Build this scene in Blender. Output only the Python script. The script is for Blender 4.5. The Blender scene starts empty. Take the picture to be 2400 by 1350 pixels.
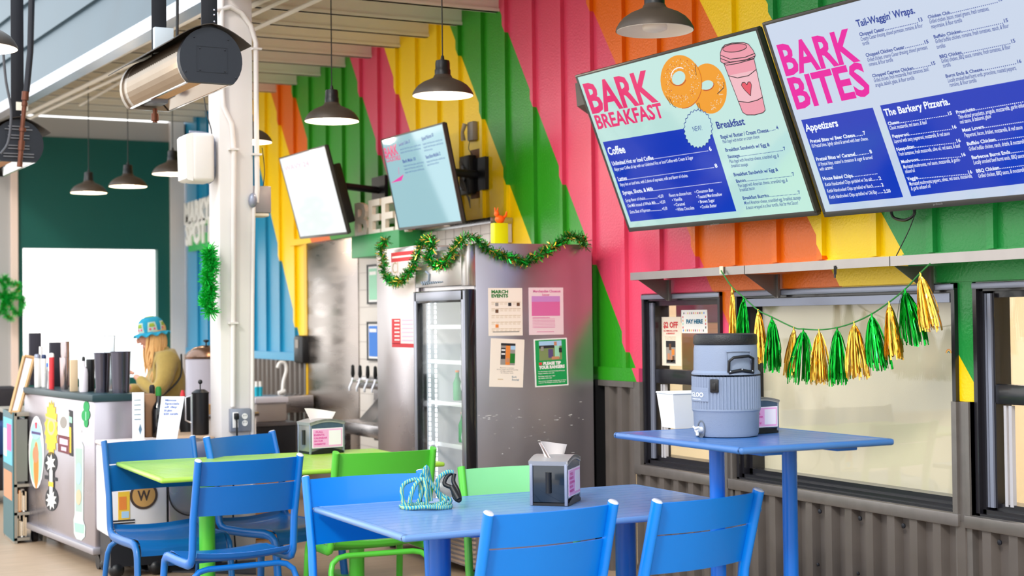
import bpy, bmesh, math, random
from mathutils import Vector, Matrix, Euler
PI = math.pi
sc = bpy.context.scene
COL = sc.collection
random.seed(7)

# ------------------------------------------------------------------ camera
FPX = 3464.356
_yw, _p, _r = 0.470326989, 0.0214089086, -0.0112252172
_F = Vector((math.sin(_yw)*math.cos(_p), math.cos(_yw)*math.cos(_p), math.sin(_p)))
_R0 = Vector((math.cos(_yw), -math.sin(_yw), 0)); _U0 = _R0.cross(_F)
_RT = _R0*math.cos(_r) + _U0*math.sin(_r); _UP = -_R0*math.sin(_r) + _U0*math.cos(_r)
CAMP = Vector((0, 0, 1.55))
cam_d = bpy.data.cameras.new('camera'); cam = bpy.data.objects.new('camera', cam_d); COL.objects.link(cam)
cam.matrix_world = Matrix(((_RT.x, _UP.x, -_F.x, CAMP.x), (_RT.y, _UP.y, -_F.y, CAMP.y), (_RT.z, _UP.z, -_F.z, CAMP.z), (0, 0, 0, 1)))
cam_d.sensor_width = 36; cam_d.lens = FPX/2400*36; cam_d.clip_start = .1; cam_d.clip_end = 300
cam_d.dof.use_dof = True; cam_d.dof.focus_distance = 6.8; cam_d.dof.aperture_fstop = 2.8
sc.camera = cam

# ------------------------------------------------------------------ sky, sun, exposure
sc.view_settings.view_transform = 'Standard'; sc.view_settings.look = 'None'
sc.view_settings.gamma = 1.0; sc.view_settings.use_curve_mapping = False
sc.view_settings.exposure = 0.15
W = bpy.data.worlds.new('sky'); sc.world = W; W.use_nodes = True
wt = W.node_tree; wt.nodes.clear()
wo = wt.nodes.new('ShaderNodeOutputWorld'); wb = wt.nodes.new('ShaderNodeBackground')
wr = wt.nodes.new('ShaderNodeValToRGB'); wc = wt.nodes.new('ShaderNodeTexCoord'); ws = wt.nodes.new('ShaderNodeSeparateXYZ')
wt.links.new(wc.outputs['Generated'], ws.inputs[0]); wt.links.new(ws.outputs['Z'], wr.inputs[0])
wt.links.new(wr.outputs[0], wb.inputs[0]); wt.links.new(wb.outputs[0], wo.inputs[0])
wr.color_ramp.elements[0].position = .0; wr.color_ramp.elements[0].color = (1, .97, .93, 1)
wr.color_ramp.elements[1].position = .7; wr.color_ramp.elements[1].color = (.72, .86, 1, 1)
wb.inputs[1].default_value = 2.4
sun_d = bpy.data.lights.new('sun', 'SUN'); sun_d.energy = 1.5; sun_d.angle = math.radians(9); sun_d.color = (1, .93, .82)
sun = bpy.data.objects.new('sun', sun_d); COL.objects.link(sun)
sun.rotation_euler = Vector((.62, .50, -.60)).to_track_quat('-Z', 'Y').to_euler()

# ------------------------------------------------------------------ pixel -> place on a known plane
def ray(x, y): return _F + _RT*((x-1200)/FPX) - _UP*((y-675)/FPX)
def atx(x, y, X): d = ray(x, y); return CAMP + d*((X-CAMP.x)/d.x)
def aty(x, y, Y): d = ray(x, y); return CAMP + d*((Y-CAMP.y)/d.y)
def atz(x, y, Z): d = ray(x, y); return CAMP + d*((Z-CAMP.z)/d.z)
def atplane(x, y, o, n): d = ray(x, y); return CAMP + d*((o-CAMP).dot(n)/d.dot(n))

# ------------------------------------------------------------------ materials
def lin(h):
    h = h.lstrip('#'); o = []
    for i in (0, 2, 4):
        c = int(h[i:i+2], 16)/255; o.append(c/12.92 if c <= .04045 else ((c+.055)/1.055)**2.4)
    return (o[0], o[1], o[2], 1)
MATS = {}
def mat(name, col='#808080', rough=.5, metal=0, emit=None, estr=1, trans=0, alpha=1, noise=0, nscale=20, bump=0, bscale=60, coat=0, ior=1.45, stretch=None, spec=.5, sheen=0, rvar=0):
    if name in MATS: return MATS[name]
    m = bpy.data.materials.new(name); m.use_nodes = True; t = m.node_tree; b = t.nodes['Principled BSDF']
    c = lin(col) if isinstance(col, str) else col
    b.inputs['Base Color'].default_value = c; b.inputs['Roughness'].default_value = rough; b.inputs['Metallic'].default_value = metal
    b.inputs['IOR'].default_value = ior; b.inputs['Specular IOR Level'].default_value = spec
    if trans: b.inputs['Transmission Weight'].default_value = trans
    if alpha < 1: b.inputs['Alpha'].default_value = alpha
    if coat: b.inputs['Coat Weight'].default_value = coat; b.inputs['Coat Roughness'].default_value = .08
    if sheen: b.inputs['Sheen Weight'].default_value = sheen
    if emit: b.inputs['Emission Color'].default_value = lin(emit); b.inputs['Emission Strength'].default_value = estr
    if noise or bump or rvar:
        tc = t.nodes.new('ShaderNodeTexCoord'); mp = t.nodes.new('ShaderNodeMapping')
        if stretch: mp.inputs['Scale'].default_value = stretch
        t.links.new(tc.outputs['Object'], mp.inputs[0])
        if noise or rvar:
            n = t.nodes.new('ShaderNodeTexNoise'); n.inputs['Scale'].default_value = nscale; n.inputs['Detail'].default_value = 5
            t.links.new(mp.outputs[0], n.inputs['Vector'])
        if noise:
            mx = t.nodes.new('ShaderNodeMix'); mx.data_type = 'RGBA'
            mx.inputs[6].default_value = [v*(1-noise) for v in c[:3]]+[1]; mx.inputs[7].default_value = [min(1, v*(1+noise)) for v in c[:3]]+[1]
            t.links.new(n.outputs['Fac'], mx.inputs[0]); t.links.new(mx.outputs[2], b.inputs['Base Color'])
            if emit: t.links.new(mx.outputs[2], b.inputs['Emission Color'])
        if rvar:
            mr = t.nodes.new('ShaderNodeMapRange'); mr.inputs[3].default_value = max(0, rough-rvar); mr.inputs[4].default_value = rough+rvar
            mr.inputs[1].default_value = .3; mr.inputs[2].default_value = .7
            t.links.new(n.outputs['Fac'], mr.inputs[0]); t.links.new(mr.outputs[0], b.inputs['Roughness'])
        if bump:
            n2 = t.nodes.new('ShaderNodeTexNoise'); n2.inputs['Scale'].default_value = bscale; n2.inputs['Detail'].default_value = 3
            t.links.new(mp.outputs[0], n2.inputs['Vector']); bp = t.nodes.new('ShaderNodeBump'); bp.inputs['Strength'].default_value = bump; bp.inputs['Distance'].default_value = .01
            t.links.new(n2.outputs['Fac'], bp.inputs['Height']); t.links.new(bp.outputs[0], b.inputs['Normal'])
    MATS[name] = m; return m

# ------------------------------------------------------------------ mesh builder
def perp(d):
    d = Vector(d).normalized(); a = Vector((0, 0, 1)) if abs(d.z) < .9 else Vector((1, 0, 0))
    u = d.cross(a).normalized(); return u, d.cross(u).normalized()
class MB:
    def __init__(s, M=None): s.v = []; s.f = []; s.m = []; s.M = M or Matrix()
    def add(s, vs, fs, m=0):
        o = len(s.v); s.v += [s.M @ Vector(v) for v in vs]; s.f += [tuple(o+i for i in f) for f in fs]; s.m += [m]*len(fs); return s
    def box(s, x0, y0, z0, x1, y1, z1, m=0, bev=0, seg=2):
        x0, x1 = min(x0, x1), max(x0, x1); y0, y1 = min(y0, y1), max(y0, y1); z0, z1 = min(z0, z1), max(z0, z1)
        vs = [(x0,y0,z0),(x1,y0,z0),(x1,y1,z0),(x0,y1,z0),(x0,y0,z1),(x1,y0,z1),(x1,y1,z1),(x0,y1,z1)]
        fs = [(3,2,1,0),(4,5,6,7),(0,1,5,4),(1,2,6,5),(2,3,7,6),(3,0,4,7)]
        if bev:
            b = bmesh.new(); bv = [b.verts.new(v) for v in vs]; [b.faces.new([bv[i] for i in f]) for f in fs]
            bev = min(bev, .49*min(x1-x0, y1-y0, z1-z0))
            bmesh.ops.bevel(b, geom=b.edges[:], offset=bev, segments=seg, affect='EDGES', profile=.5)
            b.verts.index_update(); vs = [v.co[:] for v in b.verts]; fs = [tuple(v.index for v in f.verts) for f in b.faces]; b.free()
        return s.add(vs, fs, m)
    def prism(s, pts, d, m=0):
        d = Vector(d); n = len(pts); a = [Vector(p) for p in pts]; vs = a+[p+d for p in a]
        nrm = sum(((a[i]-a[0]).cross(a[(i+1) % n]-a[0]) for i in range(1, n)), Vector())
        fs = [tuple(range(n)), tuple(range(2*n-1, n-1, -1))]+[(i, i+n, (i+1) % n+n, (i+1) % n) for i in range(n)]
        if nrm.dot(d) > 0: fs = [f[::-1] for f in fs]
        return s.add(vs, fs, m)
    def poly(s, pts, m=0): return s.add(pts, [tuple(range(len(pts)))], m)
    def cyl(s, p0, p1, r0, r1=None, n=16, m=0, cap=True): 
        p0, p1 = Vector(p0), Vector(p1); r1 = r0 if r1 is None else r1; u, w = perp(p1-p0); vs = []
        for p, r in ((p0, r0), (p1, r1)):
            vs += [p+(u*math.cos(2*PI*i/n)+w*math.sin(2*PI*i/n))*r for i in range(n)]
        fs = [(i, i+n, (i+1) % n+n, (i+1) % n) for i in range(n)]
        if cap: fs += [tuple(range(n)), tuple(range(2*n-1, n-1, -1))]
        return s.add(vs, fs, m)
    def tube(s, pts, r, n=8, m=0, flat=1, up=None, cap=True):
        P = [Vector(p) for p in pts]; k = len(P); R = r if isinstance(r, (list, tuple)) else [r]*k
        T = [(P[min(i+1, k-1)]-P[max(i-1, 0)]).normalized() for i in range(k)]
        u = perp(T[0])[0] if up is None else (Vector(up)-T[0]*Vector(up).dot(T[0])).normalized(); vs = []
        for i in range(k):
            u = (u-T[i]*u.dot(T[i])).normalized(); w = T[i].cross(u)
            vs += [P[i]+(u*math.cos(2*PI*j/n)*R[i]+w*math.sin(2*PI*j/n)*R[i]*flat) for j in range(n)]
        fs = [(i*n+j, i*n+(j+1) % n, (i+1)*n+(j+1) % n, (i+1)*n+j) for i in range(k-1) for j in range(n)]
        if cap: fs += [tuple(range(n))[::-1], tuple(range((k-1)*n, k*n))]
        return s.add(vs, fs, m)
    def lathe(s, prof, c=(0, 0, 0), n=32, m=0, cap=True, sx=1, sy=1):
        c = Vector(c); vs = []; k = len(prof)
        for r, z in prof: vs += [c+Vector((r*sx*math.cos(2*PI*j/n), r*sy*math.sin(2*PI*j/n), z)) for j in range(n)]
        fs = [(i*n+j, i*n+(j+1) % n, (i+1)*n+(j+1) % n, (i+1)*n+j) for i in range(k-1) for j in range(n)]
        if cap: fs += [tuple(range(n))[::-1], tuple(range((k-1)*n, k*n))]
        return s.add(vs, fs, m)
    def ball(s, c, r, n=16, m=0):
        r = (r, r, r) if not isinstance(r, (tuple, list)) else r; h = n//2
        prof = [(math.sin(PI*(i+.02)/(h+.04)), -math.cos(PI*(i+.02)/(h+.04))) for i in range(h+1)]
        c = Vector(c); vs = []
        for a, z in prof: vs += [c+Vector((a*r[0]*math.cos(2*PI*j/n), a*r[1]*math.sin(2*PI*j/n), z*r[2])) for j in range(n)]
        fs = [(i*n+j, i*n+(j+1) % n, (i+1)*n+(j+1) % n, (i+1)*n+j) for i in range(h) for j in range(n)]+[tuple(range(n))[::-1], tuple(range(h*n, h*n+n))]
        return s.add(vs, fs, m)
    def sheet(s, fn, nu, nv, th=0, m=0):
        P = [[Vector(fn(i/nu, j/nv)) for j in range(nv+1)] for i in range(nu+1)]
        def idx(i, j): return i*(nv+1)+j
        vs = [P[i][j] for i in range(nu+1) for j in range(nv+1)]
        fs = [(idx(i, j), idx(i+1, j), idx(i+1, j+1), idx(i, j+1)) for i in range(nu) for j in range(nv)]
        if th:
            N = []
            for i in range(nu+1):
                for j in range(nv+1):
                    a = P[min(i+1, nu)][j]-P[max(i-1, 0)][j]; b = P[i][min(j+1, nv)]-P[i][max(j-1, 0)]; N.append(a.cross(b).normalized()*th)
            o = len(vs); vs = vs+[v-n for v, n in zip(vs, N)]; fs += [tuple(o+i for i in f[::-1]) for f in fs]
            E = [[idx(i, 0) for i in range(nu+1)], [idx(nu, j) for j in range(nv+1)], [idx(i, nv) for i in range(nu, -1, -1)], [idx(0, j) for j in range(nv, -1, -1)]]
            for e in E: fs += [(e[k+1], e[k], e[k]+o, e[k+1]+o) for k in range(len(e)-1)]
        return s.add(vs, fs, m)
    def build(s, name, mats, parent=None, smooth=35):
        me = bpy.data.meshes.new(name); me.from_pydata([v[:] for v in s.v], [], s.f)
        for q in (mats if isinstance(mats, (list, tuple)) else [mats]): me.materials.append(q)
        me.polygons.foreach_set('material_index', s.m)
        if smooth:
            me.polygons.foreach_set('use_smooth', [True]*len(s.f)); me.set_sharp_from_angle(angle=math.radians(smooth))
        me.validate(); me.update()
        o = bpy.data.objects.new(name, me); COL.objects.link(o)
        if parent is not None: o.parent = parent
        return o
def tag(o, label=None, cat=None, group=None, kind=None):
    if label: o['label'] = label
    if cat: o['category'] = cat
    if group: o['group'] = group
    if kind: o['kind'] = kind
    return o
def thing(name, label, cat, loc=(0, 0, 0), rz=0, group=None):
    o = bpy.data.objects.new(name, None); COL.objects.link(o); o.location = loc; o.rotation_euler = (0, 0, rz); o.empty_display_size = .1
    return tag(o, label, cat, group)
def struct(o): o['kind'] = 'structure'; return o
def copy_tree(o, parent=None):
    c = o.copy(); COL.objects.link(c); c.parent = parent
    for ch in o.children: copy_tree(ch, c)
    return c
def at_local(root, p): # world point -> local of an un-evaluated root (location + rz)
    return Matrix.Rotation(-root.rotation_euler.z, 4, 'Z') @ (Vector(p)-Vector(root.location))

# ------------------------------------------------------------------ lettering
_TC = {}
def glyphs(t, bold, ext=0, shear=0):
    k = (t, bold, ext, shear)
    if k not in _TC:
        cu = bpy.data.curves.new('t', 'FONT'); cu.body = t; cu.size = 1; cu.offset = bold; cu.extrude = ext; cu.shear = shear; cu.resolution_u = 2
        o = bpy.data.objects.new('t', cu); COL.objects.link(o); bpy.context.view_layer.update()
        dg = bpy.context.evaluated_depsgraph_get(); me = o.evaluated_get(dg).to_mesh()
        vs = [v.co.copy() for v in me.vertices]; fs = [tuple(p.vertices) for p in me.polygons]
        o.evaluated_get(dg).to_mesh_clear(); bpy.data.objects.remove(o); bpy.data.curves.remove(cu)
        x0 = min((v.x for v in vs), default=0); x1 = max((v.x for v in vs), default=1)
        _TC[k] = (vs, fs, x0, x1)
    return _TC[k]
CAPH = .70
def text(mb, t, o, right, up, cap, width=None, m=0, bold=.012, ext=0, shear=0, align='L'):
    """t at baseline-left o; right/up are unit vectors; cap = capital height, width = full width in metres"""
    vs, fs, x0, x1 = glyphs(t, bold, ext, shear); sy = cap/CAPH; w = (x1-x0)
    sx = (width/w) if width else sy
    o = Vector(o); right = Vector(right); up = Vector(up); n = right.cross(up)
    if align == 'C': o = o-right*(w*sx/2)
    mb.add([o+right*((v.x-x0)*sx)+up*(v.y*sy)+n*(v.z) for v in vs], fs, m)
# ================================================================== SETTING
WX = 4.70                       # plane of the painted wall
def mural_material():
    m = bpy.data.materials.new('mural_paint'); m.use_nodes = True; t = m.node_tree; b = t.nodes['Principled BSDF']
    N = t.nodes.new; L = t.links.new
    tc = N('ShaderNodeTexCoord'); sp = N('ShaderNodeSeparateXYZ'); L(tc.outputs['Object'], sp.inputs[0])
    G, P, O, Y, B = '#2f961c', '#e0486a', '#ea6c00', '#ffd500', '#1f8db8'
    # each stripe starts where y exceeds a + b z  (nearest first)
    seq = [(None, None, '#1f9440'), (3.899, .739, Y), (4.472, .723, O), (5.564, .716, P), (6.724, .71, G), (7.384, .752, Y), (8.875, .70, P), (9.437, .757, G), (11.058, .758, O), (11.40, .84, Y), (12.86, .70, B)]
    prev = None
    for a, k, c in seq:
        if a is None:
            rg = N('ShaderNodeRGB'); rg.outputs[0].default_value = lin(c); prev = rg.outputs[0]; continue
        mu = N('ShaderNodeMath'); mu.operation = 'MULTIPLY_ADD'; mu.inputs[1].default_value = -k; mu.inputs[2].default_value = -a; L(sp.outputs['Z'], mu.inputs[0])
        ad = N('ShaderNodeMath'); ad.operation = 'ADD'; L(mu.outputs[0], ad.inputs[0]); L(sp.outputs['Y'], ad.inputs[1])
        gt = N('ShaderNodeMath'); gt.operation = 'GREATER_THAN'; gt.inputs[1].default_value = 0; L(ad.outputs[0], gt.inputs[0])
        mx = N('ShaderNodeMix'); mx.data_type = 'RGBA'; mx.inputs[7].default_value = lin(c)
        L(gt.outputs[0], mx.inputs[0]); L(prev, mx.inputs[6]); prev = mx.outputs[2]
    L(prev, b.inputs['Base Color']); b.inputs['Roughness'].default_value = .33; b.inputs['Specular IOR Level'].default_value = .42
    n = N('ShaderNodeTexNoise'); n.inputs['Scale'].default_value = 70; n.inputs['Detail'].default_value = 3; L(tc.outputs['Object'], n.inputs['Vector'])
    bp = N('ShaderNodeBump'); bp.inputs['Strength'].default_value = .35; bp.inputs['Distance'].default_value = .006; L(n.outputs['Fac'], bp.inputs['Height']); L(bp.outputs[0], b.inputs['Normal'])
    return m
M_MURAL = mural_material()
M_FLOOR = mat('floor', '#ae947a', .45, noise=.22, nscale=3, stretch=(1, 6, 1), bump=.1, bscale=30)
M_CORR = mat('corrugated_metal', '#726a65', .42, metal=.45, noise=.12, nscale=6, rvar=.1)
M_FLASH = mat('flashing', '#7b7571', .38, metal=.5, noise=.2, nscale=14)
M_FRAME = mat('window_frame_dark', '#1b1a20', .28, coat=.3)
M_FRAMEG = mat('window_track_grey', '#8f94a6', .35, metal=.4)
M_WHITE = mat('white_paint', '#dcd6d4', .45, noise=.04, nscale=5)
M_JOIST = mat('joist_paint', '#f1ebe0', .6, noise=.05, nscale=4)
M_DECK = mat('roof_deck', '#e3dccd', .7)
M_TEAL = mat('teal_metal_siding', '#25495a', .34, metal=.3, noise=.1, nscale=2)
M_SILVER = mat('galvanised', '#c9ccd6', .28, metal=.9, noise=.1, nscale=3)
M_GREENW = mat('green_wall', '#00564d', .55, noise=.05, nscale=3)
def thin_glass(name, tint=(1, 1, 1, 1), rough=.01):
    m = bpy.data.materials.new(name); m.use_nodes = True; t = m.node_tree; t.nodes.clear()
    o = t.nodes.new('ShaderNodeOutputMaterial'); mx = t.nodes.new('ShaderNodeMixShader'); tr = t.nodes.new('ShaderNodeBsdfTransparent'); gl = t.nodes.new('ShaderNodeBsdfGlossy'); ge = t.nodes.new('ShaderNodeNewGeometry'); dt = t.nodes.new('ShaderNodeVectorMath'); dt.operation = 'DOT_PRODUCT'; t.links.new(ge.outputs['Incoming'], dt.inputs[0]); t.links.new(ge.outputs['Normal'], dt.inputs[1])
    def mth(op, a, b=None, c=None):
        n = t.nodes.new('ShaderNodeMath'); n.operation = op
        for i, v in enumerate((a, b, c)):
            if v is None: continue
            if hasattr(v, 'links'): t.links.new(v, n.inputs[i])
            else: n.inputs[i].default_value = v
        return n.outputs[0]
    fac = mth('MULTIPLY_ADD', mth('POWER', mth('SUBTRACT', 1.0, mth('ABSOLUTE', dt.outputs['Value'])), 5.0), .9, .04)
    tr.inputs[0].default_value = tint; gl.inputs['Roughness'].default_value = rough
    t.links.new(fac, mx.inputs[0]); t.links.new(tr.outputs[0], mx.inputs[1]); t.links.new(gl.outputs[0], mx.inputs[2]); t.links.new(mx.outputs[0], o.inputs[0]); return m
M_GLASS = thin_glass('glass')
M_GREY = mat('grey_wall', '#a9a6a4', .6)
M_CREAM = mat('cream_blind', '#d9cfb2', .7, noise=.03, nscale=3)
M_STEEL = mat('stainless', '#b9b5b6', .26, metal=1, noise=.08, nscale=3, stretch=(1, 1, 8), rvar=.08)
M_STEELD = mat('stainless_dark', '#8f8a8c', .3, metal=1, noise=.2, nscale=4, rvar=.1)
M_BLACK = mat('black_plastic', '#141417', .4)
M_BLACKM = mat('black_metal', '#23242b', .45, metal=.3)
M_BOLT = mat('bolt', '#d8d8dc', .3, metal=1)
M_PAPER = mat('paper', '#f2ece2', .6)

struct(MB().box(-14, -40, -.12, 9, 18.3, 0).build('floor', M_FLOOR))
struct(MB().box(-14, -9.2, 0, 9, -9, 2.6).build('added_fence', mat('added_fence_dark', '#4b5550', .7)))  # unseen fence behind the camera, added to darken reflections in steel and glass
struct(MB().box(-60, 18.3, -.2, 60, 90, -.02).build('ground', mat('concrete_outside', '#d8d2ca', .8)))
struct(MB().box(-70, -40, -.2, -14, 18.3, -.02).build('ground', MATS['concrete_outside']))

Z1, Z2, Z3 = .67, 1.17, 1.69         # sill, top of dado, window head
YB = [2.8, 3.17, 3.55, 3.93, 4.31, 4.69, 5.056, 5.43, 5.83, 6.195, 6.56, 6.94, 7.307, 7.70, 8.087, 8.47, 8.87, 9.284, 9.669, 10.066, 10.457, 10.883, 11.292, 11.698, 12.118, 12.564, 12.992, 13.469, 13.93, 14.4, 14.85, 15.3, 15.75, 16.2, 16.65, 17.1, 17.55]
def ceil_z(y): return 3.75+.03*(y-9.4)
w = MB()
w.box(WX, 2, Z3, WX+.15, 18.4, 4.1)
w.box(WX, 7.53, Z2, WX+.15, 18.4, Z3)
for y0, y1 in ((6.574, 6.700), (4.815, 4.914), (2, 3.85)): w.box(WX, y0, Z2, WX+.15, y1, Z3)
for y in YB:                                          # battens
    lo = 1.83 if y < 7.53 else 1.25
    if 11.6 < y < 13.6: lo = 2.36
    w.box(WX-.028, y-.021, lo, WX+.01, y+.021, 4.05)
w.box(WX-.03, 7.53, Z2, WX+.01, 11.4, 1.25); w.box(WX-.03, 13.6, Z2, WX+.01, 18.2, 1.25)   # skirting board above the dado
w.box(WX-.012, 3.6, Z3+.005, WX+.01, 7.53, 1.83)
w.box(WX-.05, 11.4, 2.30, WX+.01, 14.0, 2.36)
struct(w.build('wall_right', M_MURAL))
struct(MB().box(WX-.004, 7.505, 1.17, WX+.1, 7.530, 1.69).box(WX-.006, 4.806, 1.2, WX+.1, 4.818, 1.69).box(WX-.004, 6.562, 1.2, WX+.1, 6.576, 1.69).build('trim_1', mat('blue_edge_paint', '#1087c9', .35)))

def corrugated(mb, y0, y1, z0, z1, x=WX):
    p = .15; pts = []; y = y0
    prof = ((0, .0), (.050, .0), (.062, .042), (.138, .042))
    while y < y1:
        for dy, dx in prof:
            if y+dy <= y1: pts.append((y+dy, x+dx-.042))
        y += p
    pts.append((y1, x))
    n = len(pts); vs = [(xx, yy, z0) for yy, xx in pts]+[(xx, yy, z1) for yy, xx in pts]
    mb.add(vs, [(i, i+n, i+n+1, i+1) for i in range(n-1)])
c = MB(); corrugated(c, 2, 7.56, 0, Z1-.02); corrugated(c, 7.56, 11.4, 0, Z2-.02); corrugated(c, 13.55, 18.3, 0, Z2)
struct(c.build('wall_right_cladding', M_CORR, smooth=0))
# metal trims of the dado: cap, sills, posts between the windows, screws
t = MB()
t.box(WX-.05, 7.56, Z2-.035, WX, 8.12, Z2-.0)
t.box(WX-.045, 7.50, Z1-.05, WX+.0, 7.57, Z2)
t.box(WX-.055, 6.66, Z1-.045, WX+.02, 7.56, Z1+.012, bev=.006)
t.box(WX-.055, 4.88, Z1-.045, WX+.02, 6.61, Z1+.012, bev=.006)
t.box(WX-.055, 3.5, Z1-.045, WX+.02, 4.845, Z1+.012, bev=.006)
t.box(WX-.04, 6.575, .55, WX+.02, 6.70, Z2); t.box(WX-.055, 6.60, Z1-.1, WX, 6.635, Z2)
t.box(WX-.035, 4.815, .0, WX+.02, 4.914, Z2); t.box(WX-.05, 4.885, Z1-.04, WX, 4.915, Z2); t.box(WX-.046, 4.815, Z1-.04, WX, 4.835, Z2)
struct(t.build('trim_2', M_FLASH))
struct(MB().box(WX-.07, 7.98, 0, WX+.0, 8.14, Z2-.0).build('dark_strip', M_BLACK))  # plain dark strip between the fridge and the corrugated panel
s = MB()
for y in (6.45, 5.99, 5.72, 5.44, 5.14, 4.7): s.lathe([(.011, 0), (.011, .006), (.004, .008)], (0, 0, 0), 8)
sm = MB()
for y in (6.45, 5.85, 5.55, 5.25, 4.66):
    sm.M = Matrix.Translation((WX-.03, y, Z1-.085)) @ Matrix.Rotation(-PI/2, 4, 'Y'); sm.lathe([(.012, 0), (.012, .006), (.005, .009)], n=8)
    sm.M = Matrix.Translation((WX-.03, y+.02, Z1-.35)) @ Matrix.Rotation(-PI/2, 4, 'Y'); sm.lathe([(.009, 0), (.009, .006), (.004, .009)], n=8)
struct(sm.build('trim_3', M_BLACKM))

# ---- windows: nested dark frames, tracks, glass
def window(n, y0, y1, z0, z1, kind):
    f = MB()
    def ring(x0, x1, a, th):
        f.box(x0, y0+a, z0+a, x1, y0+a+th, z1-a); f.box(x0, y1-a-th, z0+a, x1, y1-a, z1-a)
        f.box(x0, y0+a, z0+a, x1, y1-a, z0+a+th); f.box(x0, y0+a, z1-a-th, x1, y1-a, z1-a)
    ring(WX-.02, WX+.13, 0, .022); ring(WX+.0, WX+.13, .018, .022); ring(WX+.035, WX+.13, .038, .03)
    root = struct(f.build('window_%d' % n, M_FRAME))
    g = MB(); g.box(WX+.065, y0+.06, z0+.06, WX+.071, y1-.06, z1-.06)
    struct(g.build('pane', M_GLASS, root))
    h = MB(); h.box(WX-.026, y0, z1-.03, WX-.018, y1, z1-.004, bev=.003)
    if kind == 'big': h.box(WX+.0, y0+.05, z1-.085, WX+.03, y1-.05, z1-.045)
    else: h.box(WX+.01, y1-.075, z0+.05, WX+.03, y1-.055, z1-.05); h.box(WX+.01, y1-.05, z0+.05, WX+.03, y1-.04, z1-.05)
    struct(h.build('track', M_FRAMEG, root))
    if kind == 'sash':
        k = MB(); k.box(WX+.02, y0+.03, 1.165, WX+.075, y1-.078, 1.25, bev=.006); k.box(WX+.02, y1-.086, z0+.05, WX+.05, y1-.076, z1-.05)
        struct(k.build('meeting_rail', M_FRAME, root))
        j = MB(); j.box(WX+.03, y1-.135, z0+.06, WX+.05, y1-.12, 1.16); j.box(WX+.03, y1-.165, z0+.06, WX+.05, y1-.148, 1.16)
        struct(j.build('jamb_liner', mat('jamb_pale', '#b9b6bb', .5), root))
    return root
window(1, 6.70, 7.505, Z1, Z3-.0, 'sash')
window(2, 4.915, 6.562, Z1, Z3, 'big')
window(3, 3.85, 4.806, Z1, Z3, 'sash')
# room behind the windows
r = MB()
r.box(7.5, 3, -.1, 7.6, 8.2, 3); r.box(WX+.16, 8.1, -.1, 7.6, 8.2, 3); r.box(WX+.16, 2.9, -.1, 7.6, 3, 3)
r.box(WX+.16, 3, 2.5, 7.6, 8.2, 2.6); r.box(WX+.16, 3, .0, 7.6, 8.2, .02)
struct(r.build('wall_interior', mat('interior_cream', '#dcd3bd', .7)))
struct(MB().box(WX+.115, 4.93, Z1+.02, WX+.125, 6.55, Z3-.02).build('window_blind', M_CREAM))
al = bpy.data.lights.new('room_fill_light', 'AREA'); al.energy = 95; al.size = 1.5; al.color = (1, .93, .82)  # unseen area light added to brighten the room behind the windows
ao = bpy.data.objects.new('room_fill_light', al); COL.objects.link(ao); ao.location = (6.2, 6.0, 2.45)

# ---- roof: joists at right angles to the wall, deck above
JY = [3.9, 4.5, 5.1, 5.7, 6.3, 6.92, 7.54, 8.16, 8.78, 9.405, 10.03, 10.65, 11.24, 11.87, 12.52, 13.18, 13.87, 14.52, 15.17, 15.82, 16.47, 17.12, 17.77]
FD = Vector((-.272, 3.408, 0)).normalized(); FP = Vector((2.283, 14.68, 0))
def fasc_x(y): return FP.x+(y-FP.y)*FD.x/FD.y
for y in JY:
    z = ceil_z(y); x0 = fasc_x(y)+.03
    j = MB().box(x0, y, z, WX, y+.045, z+.21).box(x0, y-.012, z-.0, WX, y+.057, z+.022)
    struct(j.build('ceiling_joist', M_JOIST))
d = MB(); c4 = [(fasc_x(3), 3), (fasc_x(18.2), 18.2), (4.9, 18.2), (4.9, 3)]
d.add([(x, y, ceil_z(y)+k) for k in (.21, .25) for x, y in c4], [(0, 1, 2, 3), (7, 6, 5, 4), (0, 4, 5, 1), (1, 5, 6, 2), (2, 6, 7, 3), (3, 7, 4, 0)])
struct(d.build('ceiling', M_DECK))
# cut the deck back to the fascia: the deck lies behind the siding, hidden by it from the seating side
# ---- fascia of lapped teal siding
def along(o, s, z): p = FP+FD*s; return Vector((p.x, p.y, z))+o
nrm = Vector((-FD.y, FD.x, 0))        # towards the seating side
f = MB()
for i in range(3):
    z0 = 3.80+.41*i; z1 = z0+.43
    prof = [(.035, z0), (.004, z1), (-.05, z1), (-.05, z0)]
    f.prism([along(nrm*a, -12, z) for a, z in prof], FD*15.6)
f.prism([along(nrm*a, -12, z) for a, z in ((.05, 4.99), (.05, 5.03), (-.12, 5.03), (-.12, 4.99))], FD*15.6)
struct(f.build('wall_fascia', M_TEAL, smooth=0))
b = MB(); b.prism([along(nrm*a, -12, z) for a, z in ((.045, 3.705), (.045, 3.805), (-.08, 3.805), (-.08, 3.705))], FD*15.6)
struct(b.build('trim_4', M_SILVER))

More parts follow.
